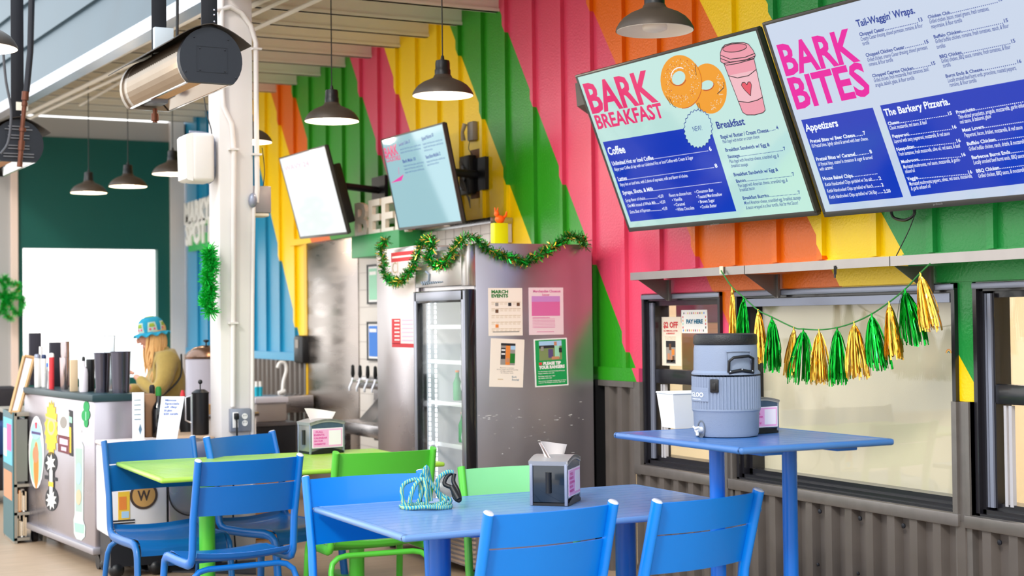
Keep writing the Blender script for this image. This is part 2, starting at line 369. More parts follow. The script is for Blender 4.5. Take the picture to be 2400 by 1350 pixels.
# ---- back wall with the big bright opening
BY = 18.15
b = MB(); b.box(1.2, BY+.02, 3.79, WX, BY+.2, 4.03); b.box(1.2, BY+.02, 0, 2.70, BY+.2, 3.8); b.box(2.6, BY, 0, 2.705, BY+.03, 3.8)
struct(b.build('wall_back', M_GREY))
g = MB(); g.box(2.705, BY, 2.462, 4.50, BY+.14, 3.79); g.box(2.705, BY, 0, 2.757, BY+.14, 2.462); g.box(4.346, BY, 0, 4.50, BY+.14, 2.462); g.box(2.757, BY, 0, 4.346, BY+.14, .9)
struct(g.build('wall_back_panel', M_GREENW))
struct(MB().box(4.50, BY-.06, 0, WX-.03, BY+.1, 4.05).build('trim_5', M_WHITE))
struct(MB().box(2.62, BY-.03, 0, 2.70, BY+.0, 3.6).build('trim_6', mat('peach_trim', '#ecd3c4', .5)))
# ---- pipes under the roof
def pipe(pts, r, name='roof_pipe', m=None, clamps=True):
    o = MB().tube(pts, r, 8); P = [Vector(p) for p in pts]
    return struct(o.build(name, m or M_JOIST))
for (x, s) in ((-.10, .014), (-.30, .016), (-.42, .012)):
    pipe([along(nrm*x, -9, 3.675+.0), along(nrm*x, 3.2, 3.675+.1)], s*1.4)
pipe([(3.27, 10.6, 3.73), (3.36, 9.0, 3.71)], .018); pipe([(3.0, 15.9, 3.86), (3.03, 12.6, 3.80)], .014)
pipe([(3.15, 12.4, 3.8), (3.20, 10.9, 3.78)], .012)

# ---- column with its conduits
cx0, cx1, cy0, cy1 = 2.642, 2.866, 9.35, 9.60
col = struct(MB().box(cx0, cy0, 0, cx1, cy1, 4.0, bev=.004).build('column', M_WHITE))
u = MB()
def P(px, py): return aty(px, py, cy0-.02)
u.tube([P(520, -120), P(520, 130), P(522, 215), P(524, 250), P(543, 290), P(548, 350), P(547, 600), P(546, 953)], .0155, 10)
u.tube([P(505, 24), P(540, 16), P(566, 30), P(588, 60), P(600, 100), P(601, 300), P(603, 440), P(601, 475)], .0165, 10)
for q in ((547, 350), (546, 757), (601, 115), (601, 362)): p = P(*q); u.box(p.x-.03, p.y-.022, p.z-.006, p.x+.03, p.y+.02, p.z+.006)
u.tube([P(595, 480), P(592, 700), P(591, 1000), P(591, 1200)], .012, 8)
struct(u.build('conduit', M_WHITE, col))
# ================================================================== TABLES AND CHAIRS
def paint(name, col): return mat(name, col, .34, noise=.05, nscale=5, coat=.15, rvar=.06)
M_BLUE = paint('blue_paint', '#006ac0'); M_BLUE2 = paint('blue_paint_dull', '#0b60a6'); M_BLUE3 = paint('blue_paint_bright', '#007cdc')
M_LIME = paint('lime_paint', '#55bf3a'); M_LIME2 = paint('pale_green_paint', '#8edf98'); M_TOPB = paint('blue_table_paint', '#668cc2'); M_TOPG = paint('lime_table_paint', '#a3cf45')
M_TOPT = paint('blue_bar_table_paint', '#3f6fae'); M_LEGB = paint('blue_table_leg', '#0566c6')
M_CHIP = mat('bare_aluminium', '#e3e3ee', .35, metal=.3)
def table(name, label, x0, y0, x1, y1, z, legs, r, mt, ml, grp=None):
    cx, cy = (x0+x1)/2, (y0+y1)/2; t = thing(name, label, 'table', (cx, cy, 0), 0, grp)
    hx, hy = (x1-x0)/2, (y1-y0)/2; T = .026
    m = MB(); n = 12; e = .035; gap = .0035; wd = (2*hy-2*e)/n
    m.box(-hx, -hy, z-T, hx, -hy+e, z, bev=.011, seg=3); m.box(-hx, hy-e, z-T, hx, hy, z, bev=.011, seg=3)
    m.box(-hx, -hy+.004, z-T, -hx+e, hy-.004, z, bev=.011, seg=3); m.box(hx-e, -hy+.004, z-T, hx, hy-.004, z, bev=.011, seg=3)
    for i in range(n): m.box(-hx+e-.004, -hy+e+i*wd+gap/2, z-T+.006, hx-e+.004, -hy+e+(i+1)*wd-gap/2, z-.0012)
    m.build('tabletop', mt, t)
    for lx in legs:
        l = MB(); l.cyl((lx-cx, 0, .02), (lx-cx, 0, z-T), r, r, 28); l.build('leg', ml, t)
        f = MB(); f.box(lx-cx-.04, -hy*.72, 0, lx-cx+.04, hy*.72, .022, bev=.008); f.build('foot', ml, t)
        k = MB(); k.box(lx-cx-.05, -hy*.8, z-T-.02, lx-cx+.05, hy*.8, z-T+.001, bev=.004); k.build('bracket', ml, t)
    return t
table('dining_table', 'rectangular blue slatted metal table holding a rope leash and napkin dispenser, front of the seating', 2.157, 5.17, 3.82, 6.20, .74, (2.537, 3.445), .046, M_TOPB, M_LEGB)
table('dining_table', 'lime green slatted metal table behind the blue one, among blue chairs', 1.86, 7.73, 3.49, 8.83, .74, (2.254, 3.155), .045, M_TOPG, M_LIME)
table('bar_table', 'tall narrow blue metal table by the serving window carrying the drinks cooler', 3.21, 4.47, 3.94, 5.39, 1.07, (3.42, 3.78), .031, M_TOPT, M_LEGB)

def make_chair(label, ma, mb_, grp=None, caps=True):
    t = thing('garden_chair', label, 'chair', grp and None or (0, 0, 0)); 
    if grp: t['group'] = grp
    HX = .272
    # seat: rolled sheet
    prof = [(-.228, .385), (-.218, .362), (-.19, .345), (-.12, .336), (-.03, .334), (.08, .338), (.16, .343), (.205, .341), (.235, .326), (.250, .295), (.253, .258)]
    def seatfn(u, v):
        k = u*(len(prof)-1); i = min(int(k), len(prof)-2); f = k-i
        y = prof[i][0]*(1-f)+prof[i+1][0]*f; z = prof[i][1]*(1-f)+prof[i+1][1]*f
        x = (v-.5)*2*(HX-.022); return (x, y, z-.016*(1-(2*v-1)**2)*(1 if z > .3 else .2))
    MB().sheet(seatfn, 30, 14, .004).build('seat', mb_, t, 60)
    # curved back slats
    def yb(z): return -.215-(z-.47)*.28
    for z0, z1 in ((.730, .853), (.574, .723)):
        def fn(u, v, z0=z0, z1=z1):
            x = (v-.5)*2*(HX-.012); z = z0+(z1-z0)*u; return (x, yb(z)-.040*(1-(2*v-1)**2)+.012, z)
        b = MB().sheet(fn, 3, 18, .005); b.build('backrest_slat', ma, t, 60)
    for s in (-1, 1):
        x = HX*s
        p = [(x, yb(.862), .862), (x, yb(.7), .70), (x, yb(.55), .55), (x, -.222, .40), (x, -.215, .362), (x, -.195, .335), (x, -.15, .322), (x, 0, .318), (x, .17, .320), (x, .215, .312), (x, .243, .288), (x, .255, .25), (x*1.02, .285, .0)]
        MB().tube(p, .0175, 12, up=(1, 0, 0), flat=1.55).build('side_frame', mb_, t, 50)
        if caps: MB().tube([(x, yb(.8615), .8615), (x, yb(.867), .867)], [.0175, .013], 12, up=(1, 0, 0), flat=1.5).build('post_cap', M_CHIP, t, 50)
    q = [(-.285, -.30, 0), (-.283, -.265, .14), (-.28, -.24, .22), (-.268, -.225, .262), (-.235, -.215, .288), (-.19, -.21, .297), (.19, -.21, .297), (.235, -.215, .288), (.268, -.225, .262), (.28, -.24, .22), (.283, -.265, .14), (.285, -.30, 0)]
    MB().tube(q, .0155, 10).build('rear_leg_frame', mb_, t, 50)
    MB().tube([(-.262, .10, .308), (0, .10, .302), (.262, .10, .308)], .010, 8).build('seat_bar', mb_, t, 50)
    return t
def place(t, L, R, face, dz=0):
    L, R = Vector((L[0], L[1], 0)), Vector((R[0], R[1], 0)); d = R-L; a = math.atan2(d.y, d.x); mid = (L+R)/2
    if face < 0: a += PI
    t.rotation_euler = (0, 0, a); off = Matrix.Rotation(a, 3, 'Z') @ Vector((0, -.322, 0)); t.location = mid-off; return t
GB = 'blue metal chairs round the tables'
chairs = [
 ('blue metal slat-back chair at the far left corner of the lime table, facing forward', M_BLUE2, (1.760, 8.84), (2.376, 8.905), -1),
 ('blue metal chair turned at an angle behind the lime table beside the white column', M_BLUE, (2.365, 8.76), (2.90, 9.03), -1),
 ('blue metal chair with its back to us, left end of lime table', M_BLUE, (1.915, 7.315), (2.525, 7.35), 1),
 ('blue metal chair on the far side of the blue table, left of the rope leash', M_BLUE3, (2.12, 6.275), (2.73, 6.255), -1),
 ('bright blue metal chair with its back to us, in the lower middle of the photo', M_BLUE3, (2.305, 4.745), (2.852, 4.79), 1),
 ('bright blue metal chair with chipped post tops in front of the tall bar table', M_BLUE3, (2.97, 4.715), (3.565, 4.82), 1),
]
proto = None
for lb, m, L, R, fc in chairs:
    if proto is None: c = proto = make_chair(lb, m, m)
    else:
        c = copy_tree(proto); c['label'] = lb
        for ch in c.children:
            if ch.name.split('.')[0] != 'post_cap':
                ch.data = ch.data.copy(); ch.data.materials[0] = m
    c['group'] = GB; place(c, L, R, fc)
g = make_chair('lime green metal chair with its back to us at the lime table', M_LIME, M_LIME, caps=False); g['group'] = 'green metal chairs'; place(g, (2.668, 7.375), (3.27, 7.335), 1)
g2 = copy_tree(g); g2['label'] = 'pale green metal chair behind the napkin dispenser on the blue table, facing us'; place(g2, (2.90, 6.30), (3.49, 6.23), -1)
for ch in g2.children:
    if ch.name.startswith('backrest_slat'): ch.data = ch.data.copy(); ch.data.materials[0] = M_LIME2

# ================================================================== NAPKIN DISPENSERS
M_PINK = mat('pink_label', '#f1a9dc', .4); M_MAG = mat('magenta_ink', '#e0189a', .5); M_LBL = mat('label_white', '#f6e9f6', .4)
def dispenser(label, x, y, z, rz, side, nap=(1, 1)):
    t = thing('napkin_dispenser', label, 'napkin dispenser', (x, y, z), rz, 'napkin dispensers on the tables')
    w, d, h = .12, .085, .205
    MB().box(-w+.006, -d+.006, .012, w-.006, d-.006, h-.02, bev=.006).build('body', side, t)
    for sx in (-1, 1):
        for sy in (-1, 1): b = MB(); b.box(sx*w, sy*d, .0, sx*(w-.014), sy*(d-.014), h-.01, bev=.003); b.build('corner_post', M_FRAMEG, t)
    def arch(k, zz0, hh): return [(-w+.012+(2*w-.024)*i/14, k, zz0+hh*math.sin(PI*i/14)) for i in range(15)]
    for k, s in ((-d+.0035, -1), (d-.0035, 1)):
        f = MB(); pts = [(-w+.012, k, .03)]+[p for p in arch(k, h-.028, .022)]+[(w-.012, k, .03)]
        f.prism(pts, (0, s*.003, 0)); f.build('face_plate', mat('smoked_plate', '#46586e', .2, coat=.5, noise=.25, nscale=25), t)
    c = MB(); pts = [(-w-.003, -d-.003, h-.03)]+[(-w-.003+(2*w+.006)*i/14, -d-.003, h-.012+.02*math.sin(PI*i/14)) for i in range(15)]+[(w+.003, -d-.003, h-.03)]
    pr = pts[1:-1]; c.prism([(a, b_, c_) for a, b_, c_ in pr]+[(w+.003, -d-.003, h-.012-.012), (w-.008, -d-.003, h-.024), ]+[(-w+.008+(2*w-.016)*i/14, -d-.003, h-.024+.02*math.sin(PI*i/14)) for i in range(14, -1, -1)]+[(-w-.003, -d-.003, h-.024)], (0, .006, 0))
    c.sheet(lambda u, v: ((u-.5)*2*(w+.003), (v-.5)*2*(d+.003), h-.012+.02*math.sin(PI*u)), 16, 2, .02)
    c.build('lid', mat('dispenser_lid', '#a7a4a4', .4, metal=.3), t, 50)
    a = MB(); a.prism([(-w+.01, -d-.004, 0)]+[(-w+.01+(2*w-.02)*i/12, -d-.004, .012+.022*math.sin(PI*i/12)) for i in range(13)]+[(w-.01, -d-.004, 0)], (0, .012, 0)); a.box(-w+.004, -d+.004, 0, w-.004, d-.004, .012)
    a.build('base', M_BLACK, t)
    s = MB(); s.box(-.100, -d-.0035, .042, .100, -d-.0015, .150, 0); s.box(-.106, -d-.002, .036, .106, -d-.001, .156, 1)
    s.box(.008, -d-.0045, .052, .092, -d-.0035, .142, 1)
    for i, q in enumerate(('FULL', 'EVENTS', 'CALENDAR', 'ON OUR', 'WEBSITE!')):
        text(s, q, (-.094+(.012 if i == 0 else 0), -d-.0045, .130-.0185*i), (1, 0, 0), (0, 0, 1), .0105, (.05, .07, .09, .06, .078)[i], 2, .02)
    s.build('event_label', [M_PINK, M_LBL, M_MAG], t, 0)
    o = MB()
    o.M = Matrix.Translation((-w-.001, 0, .10)); o.lathe([(.012, 0), (.001, .0)], n=4) if 0 else None
    o.M = Matrix(); o.tube([(-w+.002, 0, .055), (-w+.002, 0, .145)], .013, 10); o.build('slot', M_BLACK, t)
    n = MB(); nx, ny = nap
    def fn(u, v):
        x = -.045+.09*u+(v)*(.035*u-.02); y = .012*math.sin(u*5)*(1-v)+.02*v*math.sin(u*3+1); zz = h-.0+.072*v*(.75+.25*math.cos(u*2.2))
        return (x*nx, y*ny, zz)
    n.sheet(fn, 12, 6, .0015); n.sheet(lambda u, v: (fn(u, v)[0]*.9, fn(u, v)[1]+.012, fn(u, v)[2]-.006), 12, 6, .0015)
    n.build('napkin', mat('napkin_paper', '#f7ebe6', .8), t, 60)
    return t
M_SMOKE = mat('smoke_black_panel', '#14202b', .2, coat=.5); M_GM = mat('grey_metal_panel', '#9a9894', .35, metal=.6, noise=.1)
dispenser('napkin dispenser with black side on the front blue table, white napkin sticking out', 3.129, 5.755, .74, math.radians(47), M_SMOKE, (1.7, 2))
dispenser('grey napkin dispenser with pink label facing us on the lime table', 3.096, 8.725, .74, math.radians(8), M_GM, (1.6, 1))
d3 = dispenser('napkin dispenser half hidden behind the cooler on the tall bar table', 3.675, 5.03, 1.07, math.radians(4), M_BLACK, (.6, .6)); d3.scale = (.72, .72, .70)

# ================================================================== DRINKS COOLER
cb = atz(1703, 1021, 1.07); SCL = .1378/84
t = thing('drinks_cooler', 'grey ribbed barrel drinks cooler with black lid and white spigot on the tall blue table', 'cooler', (cb.x, cb.y, 1.07), 0)
M_COOL = mat('cooler_grey', '#828ea6', .45, bump=.15, bscale=250); M_COOLL = mat('cooler_lid', '#191a1f', .4, bump=.2, bscale=200)
def pr(lst): return [(r*SCL, (1024-y)*SCL*1.03) for r, y in lst]
b = MB(); b.lathe(pr([(70, 1024), (76, 1022), (79, 1014), (81, 968), (83, 963)]), n=64); b.lathe(pr([(83, 963), (84.5, 961), (84.5, 957)]), n=64, cap=False)
k = 60; vs = []; rows = [(84.5, 957), (84.5, 874), ]
def rib(r0, y0, y1, skip=None):
    vv = []; 
    for y in (y0, y1):
        for j in range(k*4):
            a = 2*PI*j/(k*4); q = j % 4; rr = r0 if q in (0, 1) else r0-2.6; vv.append((rr*SCL*math.cos(a), rr*SCL*math.sin(a), (1024-y)*SCL))
    n = k*4; b.add(vv, [(j, (j+1) % n, (j+1) % n+n, j+n) for j in range(n)])
rib(84.5, 957, 876); b.lathe(pr([(84.5, 876), (84.5, 872), (82, 869)]), n=64, cap=False); b.lathe(pr([(82, 869), (79, 866), (78, 815), (76, 806), (70, 803)]), n=64)
b.build('barrel', M_COOL, t, 30)
MB().lathe(pr([(74, 806), (78, 804), (79, 800), (78.5, 786), (76, 781), (70, 779), (20, 779.5)]), n=64).build('lid', M_COOLL, t, 40)
ang0 = math.atan2(-cb.y, -cb.x)     # direction back to the seating side
def onbar(da, y, r): a = ang0+math.radians(da); return Vector((math.cos(a)*r*SCL, math.sin(a)*r*SCL, (1024-y)*SCL))
def barpx(px): return math.degrees(math.asin(max(-1, min(1, (px-1704)/84))))
# handle, moulded recess above it
h = MB(); A = [onbar(barpx(x), y, r) for x, y, r in ((1711, 864, 84), (1712, 838, 90), (1722, 829, 91), (1755, 826, 90), (1768, 832, 87), (1770, 864, 83))]
h.tube(A, .0062, 10); h.tube([onbar(barpx(x), y, 84) for x, y in ((1711, 866), (1730, 862), (1742, 860), (1755, 863), (1770, 866))], .0072, 10); h.build('handle', M_BLACK, t, 50)
rc = MB(); rc.tube([onbar(barpx(x), y, 79.5) for x, y in ((1706, 815), (1725, 814), (1745, 814), (1766, 815))], .004, 8); rc.tube([onbar(barpx(x), y, 79.3) for x, y in ((1706, 815), (1709, 864))], .003, 8); rc.tube([onbar(barpx(x), y, 79.3) for x, y in ((1766, 815), (1774, 864))], .003, 8); rc.build('handle_surround', M_COOL, t, 50)
bt = MB()
for x, y in ((1715, 863), (1742, 858), (1767, 863)): bt.ball(onbar(barpx(x), y, 87 if x != 1767 else 86), .0035, 8)
bt.build('rivet', M_BOLT, t)
l = MB(); p0 = barpx(1677); a = ang0+math.radians(p0); rad = Vector((math.cos(a), math.sin(a), 0)); tan = Vector((-math.sin(a), math.cos(a), 0))
l.M = Matrix(((tan.x, rad.x, 0, 0), (tan.y, rad.y, 0, 0), (0, 0, 1, 0), (0, 0, 0, 1)))
l.box(-.018, .082*1.63+.0035, (1024-914)*SCL, .018, .1455, (1024-881)*SCL, bev=.004); l.box(-.009, .142, (1024-908)*SCL, .009, .150, (1024-890)*SCL, bev=.004)
l.build('latch', M_BLACK, t)
n = MB(); p0 = barpx(1644); a = ang0+math.radians(p0); rad = Vector((math.cos(a), math.sin(a), 0)); tan = Vector((math.sin(-a), math.cos(a), 0))
rt = -Vector((0, 0, 1)).cross(rad) if False else Vector((0, 0, 1)).cross(rad)
def barrel_patch(mb, x0, x1, y0, y1, r, m=0):
    A0, A1 = barpx(x0), barpx(x1); mb.sheet(lambda u, v: onbar(A0+(A1-A0)*u, y0+(y1-y0)*v, r), 8, 2, .002, m)
barrel_patch(n, 1621, 1663, 936, 902, 85.8, 0)
c0 = onbar(barpx(1624), 928, 87.5); 
for s_, y_, cp, w_, bo in (('IGLOO', 925, .018, .088, .03), ('COMMERCIAL', 932, .005, .075, .02)):
    q_ = MB(); text(q_, s_, (0, 0, 0), (1, 0, 0), (0, 1, 0), cp, w_, 0, bo)
    n.add([onbar(barpx(1623)+math.degrees(v.x/(86.5*SCL)), y_, 86.6)+Vector((0, 0, v.y)) for v in q_.v], q_.f, 1)

n.build('name_plate', [M_COOL, mat('white_ink', '#e9edf5', .5)], t, 40)
sp = MB(); q = onbar(barpx(1640), 1005, 84); rd = onbar(barpx(1640), 0, 1); rd.z = 0; rd.normalize(); tg = Vector((0, 0, 1)).cross(rd)
sp.cyl(q-rd*.012, q+rd*.02, .011, .011, 16); sp.cyl(q+rd*.014+Vector((0, 0, .012)), q+rd*.014-Vector((0, 0, .022)), .0075, .006, 12); sp.tube([q+rd*.02+tg*.018+Vector((0, 0, .012)), q+rd*.024+Vector((0, 0, .004)), q+rd*.02-tg*.016+Vector((0, 0, .012))], .0045, 8)
sp.build('spigot', mat('white_plastic', '#eceae8', .35), t, 50)
rs = MB(); rs.M = Matrix.Translation(onbar(barpx(1640), 1004, 79.7)) @ rd.to_track_quat('Z', 'Y').to_matrix().to_4x4(); rs.lathe([(.022, -.004), (.024, .002), (.020, .003), (.018, -.002)], n=20, sy=1.5); rs.build('spigot_recess', mat('cooler_shadow', '#5d6470', .6), t)

# white tapered bin behind the cooler
bb = atz(1618, 1003, 1.07)
t = thing('white_bin', 'plain white tapered plastic bin behind the cooler on the bar table', 'bin', (bb.x, bb.y+.06, 1.07), math.radians(-8))
m = MB(); a, b_ = .068, .085; H = .152
ou = [(-a, -a), (a, -a), (a, a), (-a, a)]; 
for (x0, y0), (x1, y1) in zip(ou, ou[1:]+ou[:1]):
    k = b_/a; m.add([(x0, y0, 0), (x1, y1, 0), (x1*k, y1*k, H), (x0*k, y0*k, H), (x0*.95, y0*.95, .004), (x1*.95, y1*.95, .004), (x1*k*.96, y1*k*.96, H), (x0*k*.96, y0*k*.96, H)], [(0, 1, 2, 3), (7, 6, 5, 4), (3, 2, 6, 7)])
m.box(-a, -a, 0, a, a, .004); m.build('bin_body', MATS['white_plastic'], t, 0)
m = MB()
for (x0, y0), (x1, y1) in zip(ou, ou[1:]+ou[:1]): k = b_/a; m.tube([(x0*k, y0*k, H), (x1*k, y1*k, H)], .004, 8)
m.build('rim', MATS['white_plastic'], t)

# rope leash in a loose heap
rl = atz(1000, 1192, .74)
t = thing('rope_leash', 'teal and cream rope dog leash piled in loops on the blue table', 'leash', (rl.x, rl.y, .74))
def rope_mat():
    m = mat('rope_teal', '#2fb0c4', .8); tt = m.node_tree; bs = tt.nodes['Principled BSDF']; tc = tt.nodes.new('ShaderNodeTexCoord'); wv = tt.nodes.new('ShaderNodeTexWave'); wv.inputs['Scale'].default_value = 32; wv.inputs['Distortion'].default_value = 5; cr = tt.nodes.new('ShaderNodeValToRGB')
    tt.links.new(tc.outputs['Object'], wv.inputs[0]); tt.links.new(wv.outputs['Fac'], cr.inputs[0]); tt.links.new(cr.outputs[0], bs.inputs['Base Color'])
    cr.color_ramp.elements[0].color = lin('#0f8db0'); cr.color_ramp.elements[0].position = .45; cr.color_ramp.elements[1].color = lin('#9db78c'); cr.color_ramp.elements[1].position = .6; return m
rvec, uvec = Vector((math.cos(_yw), -math.sin(_yw), 0)), Vector((0, 0, 1)); fv = Vector((math.sin(_yw), math.cos(_yw), 0)); k = 1/1.72/1000*1.0
def RP(px, py, dep=0): return rvec*((px-1000)*.00174)+uvec*(max(.006, (1196-py)*.00174+.004))+fv*dep
def smooth(pts, n=6):
    P = [Vector(p) for p in pts]; o = []
    for i in range(len(P)-1):
        p0, p1, p2, p3 = P[max(i-1, 0)], P[i], P[i+1], P[min(i+2, len(P)-1)]
        for j in range(n):
            s = j/n; o.append(.5*((2*p1)+(p2-p0)*s+(2*p0-5*p1+4*p2-p3)*s*s+(3*p1-p0-3*p2+p3)*s**3))
    o.append(P[-1]); return o
MR = rope_mat()
m = MB()
base = [RP(0, 0)*0+rvec*(.105*math.cos(a)+.0)+fv*(.055*math.sin(a))+uvec*(.010+.004*math.sin(3*a)) for a in [2*PI*i/14*1.5 for i in range(15)]]
m.tube(smooth(base+[RP(1035, 1185, .02), RP(1000, 1120, .0), RP(998, 1100, 0), RP(1003, 1125, .01), RP(1010, 1180, .0)]), .0098, 8)
m.tube(smooth([RP(1002, 1185), RP(950, 1190), RP(938, 1160, .02), RP(945, 1138, .03), RP(975, 1128, .03), RP(990, 1145, .02), RP(978, 1185, .0), RP(960, 1180, -.03), RP(972, 1140, -.01), RP(993, 1125, .0), RP(1000, 1150, -.02), RP(1003, 1188, -.02), RP(1030, 1190, -.03), RP(1048, 1175, .0), RP(1030, 1170, .03), RP(1028, 1130, .03), RP(1048, 1112, .04), RP(1065, 1112, .05)]), .0098, 8)
m.tube(smooth([RP(985, 1188, .03), RP(982, 1140, .03), RP(1000, 1095, .02), RP(1012, 1140, .04), RP(1035, 1165, .03), RP(1060, 1180, .01), RP(1040, 1192, -.03)]), .0075, 8)
m.build('rope', MR, t, 60)
m = MB(); m.tube(smooth([RP(1063, 1112, .05), RP(1050, 1122, .04), RP(1044, 1140, .03), RP(1062, 1150, .02), RP(1070, 1172, .0), RP(1082, 1178, -.01), RP(1078, 1158, .02), RP(1066, 1135, .04), RP(1068, 1116, .05)]), .0095, 8); m.tube([RP(1062, 1145, .01), RP(1080, 1175, -.02)], .013, 8); m.build('handle_grip', M_BLACK, t, 60)
# ================================================================== MENU SCREENS
M_BEZEL = mat('screen_bezel', '#3b3836', .35); M_TVBACK = mat('screen_back', '#17171a', .5)
def screen_mat(name, col, st): 
    m = mat(name, '#050505', .06, emit=col, estr=st, ior=1.7); return m
EMS = .80
def ink(name, col, st=EMS): return mat('screen_ink_'+name, '#050505', .1, emit=col, estr=st)
I_BLUE = ink('blue', '#0b39c4'); I_DBLUE = ink('dark_blue', '#1a3f9e'); I_PINK = ink('pink', '#f42a78'); I_MAG = ink('magenta', '#f408a8'); I_WHITE = ink('white', '#eef4ff', .95); I_PALE = ink('pale', '#bcd4f4')
I_ORANGE = ink('orange', '#fba31c'); I_OUT = ink('outline', '#26222e'); I_CUP = ink('cup_pink', '#f7a3b4'); I_CUPD = ink('cup_dark_pink', '#f0879c'); I_RED = ink('red', '#f0566a'); I_CREAM = ink('cream', '#f7e7c8'); I_RUST = ink('rust', '#c85a20')
class Screen:
    def __init__(s, name, label, c, right, up, w, bg, st=EMS, depth=.055, group=None, asp=16/9):
        s.c = Vector(c); s.r = Vector(right).normalized(); s.n = s.r.cross(Vector(up)).normalized(); s.u = s.n.cross(s.r).normalized(); s.w = w; s.h = w/asp
        s.t = thing(name, label, 'menu screen', s.c, 0, group)
        M = Matrix(((s.r.x, s.u.x, s.n.x, 0), (s.r.y, s.u.y, s.n.y, 0), (s.r.z, s.u.z, s.n.z, 0), (0, 0, 0, 1))); s.M = M
        hw, hh = w/2, s.h/2; b = .011*w/1.2
        f = MB(M)
        f.box(-hw, hh-b, -.02, hw, hh, .004, bev=.002); f.box(-hw, -hh, -.02, hw, -hh+b*1.7, .004, bev=.002); f.box(-hw, -hh+b, -.02, -hw+b, hh-b, .004); f.box(hw-b, -hh+b, -.02, hw, hh-b, .004)
        f.build('bezel', M_BEZEL, s.t)
        g = MB(M); g.box(-hw+b, -hh+b, -.012, hw-b, hh-b, 0); g.build('display_panel', bg, s.t)
        k = MB(M); k.box(-hw+.004, -hh+.004, -.035, hw-.004, hh-.004, -.014, bev=.008); k.box(-hw*.7, -hh*.8, -depth, hw*.7, hh*.55, -.03, bev=.015); k.build('housing', M_TVBACK, s.t)
        # wall bracket from housing to the wall
        a = MB(M); p0 = Vector((0, .05, -depth)); a.box(-.16, -.12, -depth-.015, .16, .18, -depth+.002); a.M = Matrix()
        wl = Vector((WX-s.c.x, 0, s.u.z*.05)); a.cyl(M@p0, wl, .03, .03, 12); a.box(wl.x-.03, -.15, wl.z-.12, wl.x-.0, .15, wl.z+.12)
        a.build('wall_bracket', M_BLACKM, s.t)
        s.mb = MB(M); s.mats = []
    def mi(s, m):
        if m not in s.mats: s.mats.append(m)
        return s.mats.index(m)
    def uv(s, px, py):
        p = atplane(px, py, s.c, s.n)-s.c; return Vector((p.dot(s.r), p.dot(s.u), 0))
    def rect(s, a, b, m, z=.0008): 
        a, b = s.uv(*a), s.uv(*b); s.mb.box(a.x, b.y, .0002, b.x, a.y, z, s.mi(m))
    def text(s, T, t, bl, br, tl=None, m=None, bold=.018, cap=None, shear=0, z=.0016):
        a = s.uv(*T(bl)); b = s.uv(*T(br)); 
        h = cap if cap else (s.uv(*T(tl)).y-a.y)
        rt = (b-a).normalized(); up = Vector((-rt.y, rt.x, 0))
        text(s.mb, t, (a.x, a.y, z), rt, up, max(h, .004)*(1.0 if h > .06 else 1.12), (b-a).length, s.mi(m), bold if bold < .02 or h > .06 else .027, 0, shear)
    def dots(s, T, a, b, m):
        a, b = s.uv(*T(a)), s.uv(*T(b)); n = max(2, int((b.x-a.x)/.0095)); i = s.mi(m)
        for k in range(n): x = a.x+(b.x-a.x)*k/n; y = a.y+(b.y-a.y)*k/n; s.mb.box(x, y, .0008, x+.0045, y+.0035, .0014, i)
    def blob(s, T, pts, m, z=.0016):
        P = [s.uv(*T(p)) for p in pts]; s.mb.add([(p.x, p.y, z) for p in P], [tuple(range(len(P)))[::-1]], s.mi(m))
    def line(s, T, pts, w, m, z=.002):
        P = [s.uv(*T(p)) for p in pts]; i = s.mi(m)
        for p, q in zip(P, P[1:]):
            d = (q-p); 
            if d.length < 1e-6: continue
            n = Vector((-d.y, d.x, 0)).normalized()*w/2; s.mb.add([(p+n)[:2]+(z,), (p-n)[:2]+(z,), (q-n)[:2]+(z,), (q+n)[:2]+(z,)], [(0, 1, 2, 3)], i)
    def done(s, name='menu_artwork'): s.mb.build(name, s.mats, s.t, 0)
TR, TU = (.046, -.999, -.008), (-.38, -.025, .925)
S1 = Screen('menu_screen', 'large tilted menu screen titled BARK BREAKFAST with bagels and a pink cup', (4.285, 6.406, 2.473), TR, TU, 1.60, screen_mat('screen_mint', '#c4ece6', EMS), asp=1.7)
T1 = lambda p: (1300+p[0]*.4295, p[1]*.4295)
S1.text(T1, 'BARK', (205, 616), (566, 548), (165, 458), I_PINK, .03); S1.text(T1, 'BREAKFAST', (238, 703), (602, 638), (218, 630), I_PINK, .03)
# two bagels
def ell(cx, cy, rx, ry, n=40, rot=0):
    return [(cx+rx*math.cos(a)*math.cos(rot)-ry*math.sin(a)*math.sin(rot), cy+rx*math.cos(a)*math.sin(rot)+ry*math.sin(a)*math.cos(rot)) for a in [2*PI*i/n for i in range(n)]]
def ring(s, T, o, i, m, z):
    P = [s.uv(*T(p)) for p in o]; Q = [s.uv(*T(p)) for p in i]; n = len(P)
    s.mb.add([(p.x, p.y, z) for p in P]+[(q.x, q.y, z) for q in Q], [(k, k+n, (k+1) % n+n, (k+1) % n) for k in range(n)], s.mi(m))
ring(S1, T1, ell(842, 483, 97, 138, rot=-.15), ell(832, 465, 36, 26, rot=-.3), I_ORANGE, .0010); S1.line(T1, [(p[0], p[1]) for p in ell(832, 463, 38, 29, rot=-.3)][:16], .006, I_RUST, .0014)
ring(S1, T1, ell(692, 445, 112, 146, rot=-.15), ell(678, 425, 40, 34, rot=-.9), I_ORANGE, .0022); S1.line(T1, ell(692, 445, 112, 146, rot=-.15)[36:]+ell(692, 445, 112, 146, rot=-.15)[:12], .004, I_RUST, .0026)
S1.line(T1, ell(674, 420, 46, 46)[2:19], .006, I_RUST, .003); S1.line(T1, ell(684, 418, 46, 50)[19:34], .005, I_WHITE, .003)
rn = random.Random(3)
